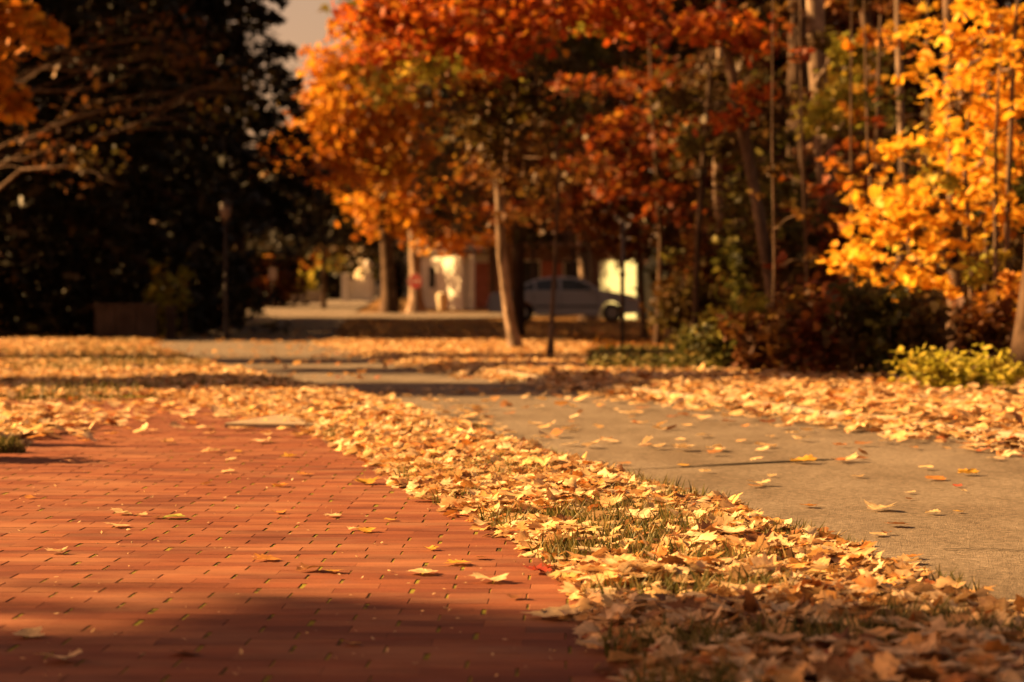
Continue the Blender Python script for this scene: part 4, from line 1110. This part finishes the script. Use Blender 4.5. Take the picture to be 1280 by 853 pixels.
shrub('shrub', 'bright yellow low shrub behind the ground cover', (X(905, 27), 27), (.42, .3, .40), 200, MID_T, .10, M['yellow_green'], 9)
shrub('shrub', 'green and yellow bush under the dull green tree', (X(930, 30), 30), (.5, .4, .75), 700, MID_T, .10, M['yellow_green'], 9)
shrub('shrub', 'small yellow plant at the foot of the metal post', (X(762, 29), 29), (.22, .2, .25), 160, OVAL_T, .09, M['yellow_maple'], 6)
shrub('shrub', 'small yellow plant at the right end of the ground cover', (X(960, 22), 22), (.14, .14, .26), 110, OVAL_T, .08, M['shrub_yg'], 5)
GR = 'dark red undergrowth at the edge of the wood'
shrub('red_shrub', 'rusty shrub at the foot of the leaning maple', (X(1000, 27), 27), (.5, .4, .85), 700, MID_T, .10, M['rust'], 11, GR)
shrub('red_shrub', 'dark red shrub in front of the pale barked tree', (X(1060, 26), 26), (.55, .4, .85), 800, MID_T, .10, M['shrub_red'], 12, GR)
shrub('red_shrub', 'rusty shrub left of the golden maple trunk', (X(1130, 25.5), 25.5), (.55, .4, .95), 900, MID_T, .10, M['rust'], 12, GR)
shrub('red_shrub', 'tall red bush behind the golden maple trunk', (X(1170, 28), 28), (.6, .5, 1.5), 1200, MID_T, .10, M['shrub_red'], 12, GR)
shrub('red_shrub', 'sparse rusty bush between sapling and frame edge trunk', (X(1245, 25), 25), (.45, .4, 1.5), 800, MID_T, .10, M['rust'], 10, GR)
shrub('evergreen_shrub', 'rounded dark evergreen bush right of the shed', (X(893, 62), 62), (1.2, 1.0, 2.2), 2200, SPRAY_T, .28, M['deep_green'], 12)
shrub('evergreen_shrub', 'leafy bush covering the lower side of the shed', (X(838, 77), 77), (.5, .5, 1.3), 500, FAR_T, .20, M['dull_green'], 10)
shrub('evergreen_shrub', 'dark clipped bush beside the far white gate', (X(492, 105), 105), (.8, .8, 1.9), 1500, SPRAY_T, .35, M['deep_green'], 10)
shrub('sprawling_shrub', 'yellow-green spray of long leaves below the evergreens', (X(212, 50), 50), (.5, .4, 1.5), 240, SPRAY_T, .34, M['yellow_green'], 9)

# thick undergrowth along the edge of the right wood
UG = [(868, 34, 1.0, 'dull_green', 'olive bush left of the leaning maple foot'), (892, 36, 1.9, 'rust', 'rusty bush around the thin sunlit trunk'), (940, 35, 2.2, 'dull_green', 'tall olive bush behind the yellow low shrub'),
      (985, 33, 1.8, 'rust', 'rusty bush behind the leaning maple'), (1030, 31, 1.7, 'rust', 'rusty bush before the pale barked tree'), (1078, 30, 2.0, 'shrub_red', 'tall dark red bush before the forked tree'),
      (1125, 30, 2.3, 'rust', 'tall rusty bush around the slim pale trunk'), (1165, 31, 2.4, 'shrub_red', 'tall dark red bush left behind the golden maple'), (1215, 29, 2.2, 'rust', 'tall rusty bush right behind the golden maple'),
      (1260, 28, 2.3, 'dull_green', 'tall olive bush behind the low orange spray'), (1010, 40, 3.2, 'rust', 'high rusty thicket behind the broad trunk'), (1090, 40, 3.4, 'dull_green', 'high olive thicket behind the forked tree'),
      (1180, 38, 3.4, 'rust', 'high rusty thicket far behind the golden maple'), (930, 44, 3.0, 'shrub_red', 'high dark red thicket behind the thin trunk'), (888, 46, 2.4, 'rust', 'rusty thicket below the red boughs'), (1255, 36, 3.2, 'rust', 'high rusty thicket at the frame edge')]
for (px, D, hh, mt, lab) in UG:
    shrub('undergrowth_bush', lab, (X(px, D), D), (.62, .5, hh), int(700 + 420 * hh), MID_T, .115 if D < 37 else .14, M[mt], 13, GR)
# front row of low bushes where the wood meets the leafy bank
FR = [(872, 23.5, .40, 'ivy', 'low olive plant at the left tip of the wood'), (905, 22.6, .50, 'dull_green', 'low olive bush in the front row of the wood'), (948, 21.8, .62, 'rust', 'low rusty bush in front of the leaning maple'),
      (990, 21.2, .72, 'rust', 'rusty bush left of centre in the front row'), (1030, 20.8, .80, 'shrub_red', 'dark red bush in the front row below the pale trunk'), (1072, 20.6, .85, 'rust', 'rusty bush in the front row below the forked tree'),
      (1112, 20.4, .80, 'dull_green', 'olive bush in the front row below the golden sprays'), (1148, 20.3, .75, 'rust', 'rusty bush just left of the golden maple foot'), (1230, 20.6, .8, 'rust', 'rusty bush right of the golden maple foot')]
for (px, D, hh, mt, lab) in FR:
    shrub('undergrowth_bush', lab, (X(px, D), D), (.30, .26, hh), int(260 + 420 * hh), MID_T, .082, M[mt], 12, GR)
ST = [(965, 24, .018, 'thin stem rising from the front bushes beside the leaning maple'), (1008, 25, .022, 'thin stem rising before the broad trunk'), (1062, 24.5, .02, 'thin stem rising before the pale barked tree'), (1098, 25.5, .026, 'thin dark stem before the forked tree'),
      (1140, 24.2, .02, 'thin stem rising behind the golden sprays'), (1160, 26, .028, 'thin dark stem just left of the golden maple trunk'), (1250, 23, .024, 'thin dark stem right of the bare stems')]
for (a, D, r0, lab) in ST:
    b = a + random.uniform(-22, 16)
    tree('sapling', lab, 'tree', [(X(a, D), D, g(X(a, D), D)), (X(a + (b - a) * .3 + 3, D), D, Z(330, D)), (X(a + (b - a) * .7, D), D, Z(180, D)), (X(b, D), D, Z(-10, D))], [r0, r0 * .9, r0 * .7, r0 * .3],
         ragged((b - 40, b + 40, 20, 330), D - .4, D + .4, 7, 9, (10, 18)), MID_T, .10, M[random.choice(('rust', 'orange_maple', 'dull_green', 'dull_red'))], M['bark_dark'], None, 5, 1.0, 7, 0, .2, 1)
# low leaning small tree with dull foliage that half hides the curved maple
tree('rust_leaved_tree', 'small rust-leaved tree whose foliage veils the curved maple trunk', 'tree', trunkpx([(645, 430), (634, 360), (628, 290), (636, 170), (655, 40)], 39.5), [.06, .055, .05, .04, .02],
     pxclumps([(600, 110, 36, 40, 22), (650, 120, 36.2, 40, 22), (700, 130, 37, 40, 24), (590, 165, 36, 36, 18, .7), (640, 175, 36.2, 30, 12, .35), (618, 100, 36.2, 26, 20, .8), (614, 145, 36.2, 26, 18, .8), (618, 190, 36.3, 24, 16, .7), (626, 230, 36.4, 22, 14, .5), (632, 275, 36.6, 20, 10, .2), (610, 60, 36.2, 26, 18, .8), (690, 180, 37, 44, 20, .8), (680, 230, 37.5, 40, 16, .7), (600, 215, 37.5, 30, 14, .4), (655, 265, 38, 36, 12, .4), (700, 275, 38, 40, 14, .5), (740, 215, 38, 40, 20, .6)], 170, .4),
     MID_T, .12, M['rust'], M['bark_dark'], None, 8, 1.0, 8, 0, .15, 3)
# slender post-like sapling and the metal post
D = 30.3
tree('bare_sapling', 'thin bare brown sapling standing between curved maple and metal post', 'tree', [(X(688, D), D, .1), (X(691, D), D, Z(380, D)), (X(694, D), D, Z(320, D)), (X(698, D), D, Z(240, D)), (X(697, D), D, Z(180, D))], [.035, .03, .026, .02, .008],
     [((X(716, D), D, Z(325, D)), (.08, .08, .05), 3), ((X(680, D), D, Z(250, D)), (.2, .2, .1), 14)], MID_T, .09, M['rust'], M['bark'], None, 2, 1.0, 8, 0, .1, 1)
post = empty('signpost', (X(778, 30), 30, .07)); tag(post, 'thin dark metal post with clamps standing by the ground cover', 'post')
M['metal'] = plain('dark_metal', (0.05, 0.036, 0.03), .5, .4, .3, 20, .1, .3)
M['galv'] = plain('grey_metal', (0.30, 0.25, 0.24), .5, .4, .2, 20, .1, .5)
MB().tube([(0, 0, -.3), (0, 0, 1.0), (.012, 0, 1.72)], [.03, .028, .026], 8).build('pole', M['metal'], post, smooth=True)
for zz_ in (1.05, 1.62): MB().box((0, 0, zz_), (.08, .07, .045), 0, .008).build('clamp', M['metal'], post)
MB().tube([(0, 0, 1.72), (0, 0, 1.75)], [.031, .018], 8).build('cap', M['metal'], post)

# ------------------------------------------------------------------ parked car (faces right)
M['paint'] = plain('silver_car_paint', (0.47, 0.43, 0.43), .35, .5, .04, 3, 0.0, 0.0)
M['glass'] = plain('tinted_glass', (0.03, 0.03, 0.03), .08, .6, .1, 3, 0.0)
M['rubber'] = plain('black_rubber', (0.015, 0.014, 0.013), .85, .2, .2, 20)
M['rim'] = plain('alloy_rim', (0.35, 0.32, 0.30), .35, .5, .1, 20, .1, .7)
M['lamp_red'] = plain('red_tail_lamp', (0.30, 0.02, 0.015), .3, .5, .1, 10, 0)
M['lamp_clear'] = plain('clear_headlamp', (0.55, 0.5, 0.45), .2, .5, .1, 10, 0)
CD = 72.0
car = empty('parked_car', (X(708, CD), CD, g(X(708, CD), CD) + .0)); tag(car, 'silver four-door sedan parked facing right behind the curved maple', 'car')
prof = [(-2.40, .34), (-2.44, .62), (-2.38, .86), (-2.22, .93), (-1.72, .97), (-1.30, 1.20), (-.95, 1.36), (-.45, 1.42), (.15, 1.42), (.45, 1.36), (1.10, .99), (1.55, .93), (2.05, .84), (2.33, .70), (2.40, .50), (2.36, .30),
        (1.83, .26)]
wh = [1.42, -1.36]
def arch(cx, r, n_=8): return [(cx + r * math.cos(math.pi * k / n_), .30 + r * math.sin(math.pi * k / n_)) for k in range(n_ + 1)]
prof = prof[:-1] + [(wh[0] + .40, .26)] + arch(wh[0], .37) + [(wh[0] - .40, .24), (wh[1] + .40, .24)] + arch(wh[1], .37) + [(wh[1] - .40, .26)]
# body as layered slices across the width, narrowing towards the roof
ys_ = [-.86, -.80, -.55, 0, .55, .80, .86]
V, Fs = [], []; n_ = len(prof)
for yy in ys_:
    e = abs(yy) / .86
    for (a, z) in prof:
        zz_ = z; y2 = yy
        if z > .95: y2 = yy * (1 - .24 * (z - .95) / .47)
        sh = 1 - (.035 if e > .95 else 0.0) * (1 if z < .9 else 0)
        V.append((a * sh, y2, zz_ - (.02 if e > .95 and z > 1.3 else 0)))
for j in range(len(ys_) - 1):
    for i in range(n_):
        i2 = (i + 1) % n_
        Fs.append((j * n_ + i, j * n_ + i2, (j + 1) * n_ + i2, (j + 1) * n_ + i))
Fs += [tuple(range(n_))[::-1], tuple((len(ys_) - 1) * n_ + i for i in range(n_))]
obj('body', mesh('body', V, Fs, M['paint']), car)
def ypos(z): return .86 * (1 - .24 * max(0, z - .95) / .47) + .006
def panel(nm, poly, mat, par, th=.006):
    mb = MB()
    for sgn in (-1, 1):
        Vv = [(a, sgn * (ypos(z)), z) for a, z in poly] + [(a, sgn * (ypos(z) - .02), z) for a, z in poly]
        k = len(poly)
        mb.add(Vv, [tuple(range(k)), tuple(range(2 * k - 1, k - 1, -1))] + [(i, k + i, k + (i + 1) % k, (i + 1) % k) for i in range(k)])
        o_ = mb.build(nm, mat, par); mb = MB()
panel('rear_quarter_window', [(-1.50, 1.0), (-1.02, 1.27), (-.98, 1.0)], M['glass'], car)
panel('rear_window', [(-.93, 1.0), (-.95, 1.29), (-.42, 1.35), (-.25, 1.35), (-.22, 1.0)], M['glass'], car)
panel('front_window', [(-.14, 1.0), (-.16, 1.35), (.16, 1.35), (.42, 1.29), (.98, 1.0)], M['glass'], car)
MB().add([(1.06, -.60, 1.018), (1.06, .60, 1.018), (.49, .56, 1.345), (.49, -.56, 1.345)], [(0, 1, 2, 3)]).build('windshield', M['glass'], car, (.012, 0, .012))
MB().add([(-1.66, -.60, 1.005), (-1.66, .60, 1.005), (-1.02, .56, 1.33), (-1.02, -.56, 1.33)], [(3, 2, 1, 0)]).build('back_glass', M['glass'], car, (-.012, 0, .014))
for sgn in (-1, 1):
    for xd in (-.18, .98, -1.02):
        MB().box((xd, sgn * .862, .66), (.012, .008, .56)).build('door_seam', M['rubber'], car)
    for xd in (-.62, .42):
        MB().box((xd - .25, sgn * .870, .86), (.16, .02, .03), 0, .006).build('door_handle', M['paint'], car)
    MB().box((.82, sgn * .92, 1.0), (.14, .12, .10), 0, .02).build('mirror', M['paint'], car)
    MB().box((2.30, sgn * .62, .64), (.12, .36, .13), 0, .02).build('headlight', M['lamp_clear'], car)
    MB().box((-2.37, sgn * .66, .76), (.10, .30, .15), 0, .02).build('tail_light', M['lamp_red'], car)
    MB().box((0, sgn * .865, .50), (3.9 * .5, .012, .05), 0, .004).build('side_trim', M['rubber'], car)
    for xw in wh:
        wl = empty('wheel', (xw, sgn * .74, .30)); wl.parent = car
        MB().tube([(0, -.10, 0), (0, -.085, 0), (0, .085, 0), (0, .10, 0)], [.26, .30, .30, .26], 20).build('tyre', M['rubber'], wl, smooth=False)
        rm = MB().tube([(0, sgn * .09, 0), (0, sgn * .108, 0)], [.19, .17], 16)
        rm.build('rim', M['rim'], wl)
for (xb, zz_) in ((2.37, .42), (-2.41, .46)):
    MB().box((xb, 0, zz_), (.10, 1.62, .18), 0, .03).build('bumper', M['paint'], car)
car.rotation_euler = (0, 0, R(-2))

# ------------------------------------------------------------------ buildings
M['shed'] = plain('pale_green_paint', (0.33, 0.40, 0.31), .8, .2, .08, 4)
M['white'] = plain('white_paint', (0.60, 0.55, 0.47), .75, .2, .08, 4)
M['cream'] = plain('cream_paint', (0.50, 0.42, 0.29), .8, .2, .08, 3)
M['roof'] = plain('dark_shingles', (0.07, 0.05, 0.04), .9, .1, .3, 8)
M['brown'] = plain('brown_siding', (0.16, 0.09, 0.065), .85, .1, .25, 5)
M['redwood'] = plain('red_brown_boards', (0.33, 0.11, 0.07), .85, .1, .25, 5)
M['darkglass'] = plain('window_glass', (0.02, 0.02, 0.022), .1, .6, .1, 3, 0)

def house(name, label, base, rz, W, Dp, hw, hr, wallm, roofm, windows=(), doors=(), planks=0, cat='building', over=.25):
    """gable house; front faces -y in its own space; windows: (face, u, z, w, h)"""
    root = empty(name, base, rz); tag(root, label, cat)
    MB().prism([(-W / 2, -.4), (W / 2, -.4), (W / 2, hw), (0, hw + hr), (-W / 2, hw)], -Dp / 2, Dp / 2).build('wall', wallm, root)
    sl = math.hypot(W / 2, hr); an = math.atan2(hr, W / 2)
    mb = MB(); t = .09; o_ = over
    for s_ in (-1, 1):
        x0, z0 = s_ * (W / 2 + o_), hw - o_ * hr / (W / 2) + .012
        pr = [(x0, z0), (0, hw + hr + .012), (0, hw + hr + t), (x0, z0 + t)]
        if s_ > 0: pr = pr[::-1]
        mb.prism(pr, -Dp / 2 - o_, Dp / 2 + o_)
    mb.build('roof', roofm, root)
    def place(face, u, z, w, h, th, nm, mat, par, proud):
        if face == 'f': c, d = (u, -Dp / 2 - proud, z), (w, th, h)
        elif face == 'l': c, d = (-W / 2 - proud, u, z), (th, w, h)
        else: c, d = (W / 2 + proud, u, z), (th, w, h)
        return MB().box(c, d).build(nm, mat, par)
    for (face, u, z, w, h) in windows:
        f_ = place(face, u, z, w + .14, h + .14, .05, 'window', M['white'], root, .02)
        place(face, u, z, w, h, .03, 'pane', M['darkglass'], f_, .035)
        place(face, u, z - h / 2 - .09, w + .22, .05, .10, 'sill', M['white'], f_, .05)
    for (face, u, z, w, h) in doors:
        d_ = place(face, u, z, w, h, .05, 'door', M['redwood'], root, .02)
        place(face, u + w * .38, z, .05, .05, .05, 'handle', M['metal'], d_, .06)
    if planks:
        nrow = int(hw / planks)
        for k in range(nrow):
            MB().box((-W / 2 - .008, 0, planks * (k + .5)), (.014, Dp - .02, planks - .018)).build('plank', wallm, root)
            MB().box((0, -Dp / 2 - .008, planks * (k + .5)), (W - .02, .014, planks - .018)).build('plank', wallm, root)
    return root
# pale green shed behind the car: left side sunlit, front in shade
D = 80.5
house('shed', 'pale green board shed with dark roof behind the car bonnet', (X(800, D), D, g(X(800, D), D) - .15), R(28), 1.8, 2.5, 2.25, .55, M['shed'], M['roof'], (), (), .28, 'shed', .12)
# brown house with a dark porch
D = 90
bh = house('brown_house', 'low dark brown house with porch posts behind the parked car', (X(690, D), D + 3, g(X(690, D), D)), 0, 5.0, 5, 2.7, 1.2, M['brown'], M['roof'], (('f', .9, 1.5, .8, 1.0), ('f', -.9, 1.5, .8, 1.0)), (('f', 0, 1.0, .8, 2.0),), 0, 'house')
MB().box((0, -3.4, 2.62), (5.2, 2.0, .14)).build('porch_roof', M['brown'], bh)
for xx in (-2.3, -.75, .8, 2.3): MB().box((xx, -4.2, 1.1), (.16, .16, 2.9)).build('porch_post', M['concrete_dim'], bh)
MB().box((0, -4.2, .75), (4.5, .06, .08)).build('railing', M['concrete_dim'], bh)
# cream upper storey seen through leaves above the shed
D = 98
house('cream_house', 'tall cream house glimpsed through leaves above the shed', (X(898, D), D + 4, g(X(898, D), D)), R(20), 5, 6, 5.2, 2.0, M['cream'], M['roof'], (('l', 0, 3.9, .9, 1.2), ('f', -1.2, 3.9, .9, 1.2), ('f', 1.2, 1.5, .9, 1.2), ('f', -1.2, 1.5, .9, 1.2)), (), 0, 'house')
# white porch building right of the stop sign
D = 100
wp = house('white_house', 'white house with porch columns right of the stop sign', (X(588, D), D + 3, g(X(588, D), D)), R(24), 3.0, 5.0, 2.6, 1.0, M['white'], M['roof'], (('f', .7, 1.4, .6, 1.0), ('l', .9, 1.4, .7, 1.0)), (('f', -.6, 1.0, .8, 2.0),), 0, 'house')
for xx in (-1.4, -.3, .8, 1.6): MB().box((xx, -3.4, 1.0), (.16, .16, 2.8)).build('porch_column', M['white'], wp)
MB().box((.1, -3.0, 2.46), (3.4, 1.1, .12)).build('porch_roof', M['roof'], wp)
ps = empty('panel_fence', (X(538, 106), 106, g(X(538, 106), 106))); tag(ps, 'red-brown and white board fence between stop sign and white house', 'fence')
for k in range(6):
    MB().box((-.45 + k * .17, 0, .85), (.145, .04, 1.7 + .06 * math.sin(k * 2.3))).build('board', M['redwood'] if k in (0, 1, 2) else M['white'], ps)
for zz_ in (.4, 1.3): MB().box((0, .045, zz_), (1.1, .045, .09)).build('rail', M['brown'], ps)
# white bin
wb = empty('refuse_bin', (X(553, 94), 94, g(X(553, 94), 94))); tag(wb, 'small pale rounded bin standing before the white house', 'bin')
MB().tube([(0, 0, 0), (0, 0, .05), (0, 0, .55), (0, 0, .62)], [.16, .19, .24, .245], 14).build('body', M['cream'], wb, smooth=True)
MB().tube([(0, 0, .62), (0, 0, .68), (0, 0, .76)], [.26, .25, .10], 14).build('lid', M['cream'], wb, smooth=True)
# far white gate wall with two piers, house beyond
D = 125
gw = empty('garden_wall', (X(448, D), D, g(X(448, D), D))); tag(gw, 'low white wall with two piers at the far left roadside', 'wall')
MB().box((0, .05, .62), (1.7, .16, 1.15)).build('wall_panel', M['white'], gw)
for xx, hh in ((-.72, 1.4), (.52, 1.5)):
    pr = MB().box((xx, 0, hh / 2), (.38, .38, hh), 0, .02).build('pier', M['white'], gw)
    MB().box((xx, 0, hh + .05), (.46, .46, .10), 0, .02).build('cap', M['white'], pr)
lg = MB().tube([(.52, 0, 1.62), (.52, 0, 1.72), (.52, 0, 1.82), (.52, 0, 2.02), (.52, 0, 2.2), (.52, 0, 2.26)], [.05, .06, .15, .21, .15, .04], 12).build('globe', M['white'], gw, smooth=True)
D = 150
fh = house('far_house', 'far cream house with tall windows at the end of the road', (X(484, D), D + 4, g(X(484, D), D)), R(22), 4.5, 5, 4.2, 1.6, M['cream'], M['roof'], (('l', -1.2, 3.4, .8, 1.3), ('l', 1.0, 3.4, .8, 1.3), ('f', -1.5, 1.4, .9, 1.3), ('f', 1.0, 1.4, .9, 1.3)), (), 0, 'house')
# hedge lit at the far end, dark clipped block beside it
for (px, D, r_, mt, lab, n_) in ((395, 135, (1.1, .8, 1.5), 'shrub_yg', 'sunlit yellow-green hedge at the far end of the road', 1600), (414, 134, (.75, .7, 1.45), 'deep_green', 'dark clipped hedge left of the white wall', 1500), (352, 130, (.9, .7, 1.8), 'orange_maple', 'orange bush at the far left bend', 900)):
    shrub('hedge', lab, (X(px, D), D), r_, n_, FAR_T, .34, M[mt], 12)
fw = empty('garden_wall', (X(360, 118), 118, g(X(360, 118), 118))); tag(fw, 'long low pale wall at the far left bend of the road', 'wall')
for k in range(4): MB().box((-1.5 + k * 1.0, 0, .3), (.97, .2, .62 + .02 * (k % 2)), 0, .015).build('block', M['concrete'], fw)

# ------------------------------------------------------------------ street furniture
M['sign_red'] = plain('red_sign_face', (0.26, 0.014, 0.012), .45, .4, .08, 6, 0)
D = 87
sg = empty('stop_sign', (X(519, D), D, g(X(519, D), D))); sg.rotation_euler = (0, 0, R(-20)); tag(sg, 'red octagonal stop sign in front of the sunlit trunk', 'sign')
zc = Z(352, D) - sg.location.z
oc = [(0.29 * math.cos(R(22.5 + 45 * k)), zc + 0.29 * math.sin(R(22.5 + 45 * k))) for k in range(8)]
MB().prism([(a * 1.06, zc + (b - zc) * 1.06) for a, b in oc], -.004, .004).build('border', M['white'], sg)
MB().prism(oc, -.009, .003).build('face', M['sign_red'], sg)
MB().tube([(0, .03, -.3), (0, .03, zc + .3)], [.03, .03], 8).build('pole', M['metal'], sg)
fc = bpy.data.curves.new('lettering', 'FONT'); fc.body = 'STOP'; fc.size = .18; fc.align_x = 'CENTER'; fc.align_y = 'CENTER'; fc.extrude = .002
fc.materials.append(M['white'])
tmp = bpy.data.objects.new('lettering_curve', fc); COL.objects.link(tmp)
lme = bpy.data.meshes.new_from_object(tmp.evaluated_get(bpy.context.evaluated_depsgraph_get()))
bpy.data.objects.remove(tmp)
lt = bpy.data.objects.new('lettering', lme); link(lt, sg); lt.location = (0, -.012, zc); lt.rotation_euler = (R(90), 0, 0)
D = 100
s2 = empty('road_sign', (X(341, D), D, g(X(341, D), D))); tag(s2, 'small grey sign on a post at the dark left roadside', 'sign')
zc = Z(342, D) - s2.location.z
MB().prism([(-.17, zc - .25), (.17, zc - .25), (.17, zc + .25), (-.17, zc + .25)], -.006, .006).build('plate', M['galv'], s2)
MB().tube([(0, .03, -.3), (0, .03, zc + .3)], [.028, .028], 8).build('pole', M['metal'], s2)
# lamp post on the left bank
D = 62
b = (X(282, D), 48.5, 0)
D = 48.5
lp = empty('street_lamp', (X(282, D), D, g(X(282, D), D))); tag(lp, 'dark street lamp with a pale lantern before the evergreens', 'street lamp')
zc = Z(266, D) - lp.location.z
MB().tube([(0, 0, -.2), (0, 0, .12), (0, 0, .3), (0, 0, .5), (0, 0, zc - .25)], [.10, .10, .06, .045, .035], 10).build('pole', M['metal'], lp, smooth=True)
MB().tube([(0, 0, zc - .26), (0, 0, zc - .2), (0, 0, zc - .16)], [.04, .09, .07], 10).build('collar', M['metal'], lp, smooth=True)
M['lantern'] = plain('frosted_lantern', (0.16, 0.12, 0.11), .4, .4, .1, 6, 0)
MB().tube([(0, 0, zc - .16), (0, 0, zc - .05), (0, 0, zc + .10), (0, 0, zc + .14)], [.075, .115, .13, .12], 12).build('lantern', M['lantern'], lp, smooth=True)
MB().tube([(0, 0, zc + .14), (0, 0, zc + .18), (0, 0, zc + .26), (0, 0, zc + .31)], [.15, .13, .05, .015], 12).build('lamp_cap', M['metal'], lp, smooth=True)
# low concrete wall on the left bank
D = 47
cw = empty('concrete_wall', (X(158, D), D, g(X(158, D), D))); tag(cw, 'low dim concrete wall in the shade under the evergreens', 'wall')
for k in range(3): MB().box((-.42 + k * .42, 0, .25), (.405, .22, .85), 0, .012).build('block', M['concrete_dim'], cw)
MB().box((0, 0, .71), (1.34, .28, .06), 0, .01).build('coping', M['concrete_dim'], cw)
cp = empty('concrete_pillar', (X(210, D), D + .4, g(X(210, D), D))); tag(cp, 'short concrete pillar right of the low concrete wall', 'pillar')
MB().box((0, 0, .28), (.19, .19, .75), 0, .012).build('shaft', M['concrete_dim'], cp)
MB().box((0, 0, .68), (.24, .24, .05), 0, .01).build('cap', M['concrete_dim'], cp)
# red reflector post on the bank
D = 52
rp = empty('marker_post', (X(231, D), D, g(X(231, D), D))); tag(rp, 'small marker post with a red reflector on the left bank', 'post')
zc = max(.45, Z(359, D) - rp.location.z)
MB().box((0, .02, zc / 2), (.05, .03, zc + .2), 0, .004).build('stake', M['brown'], rp)
MB().tube([(0, -.01, zc), (0, .0, zc)], [.085, .09], 12).build('reflector', M['sign_red'], rp)
# unseen tree added beyond the left edge so its loose crown dapples the bank
shade_tree(-15.2, 28.6, 13, 9.6, 1.5, 1.1, .2, 'loose-crowned tree added out of frame at left to dapple the leafy bank', 4200, .24, 'rust', 2.6)
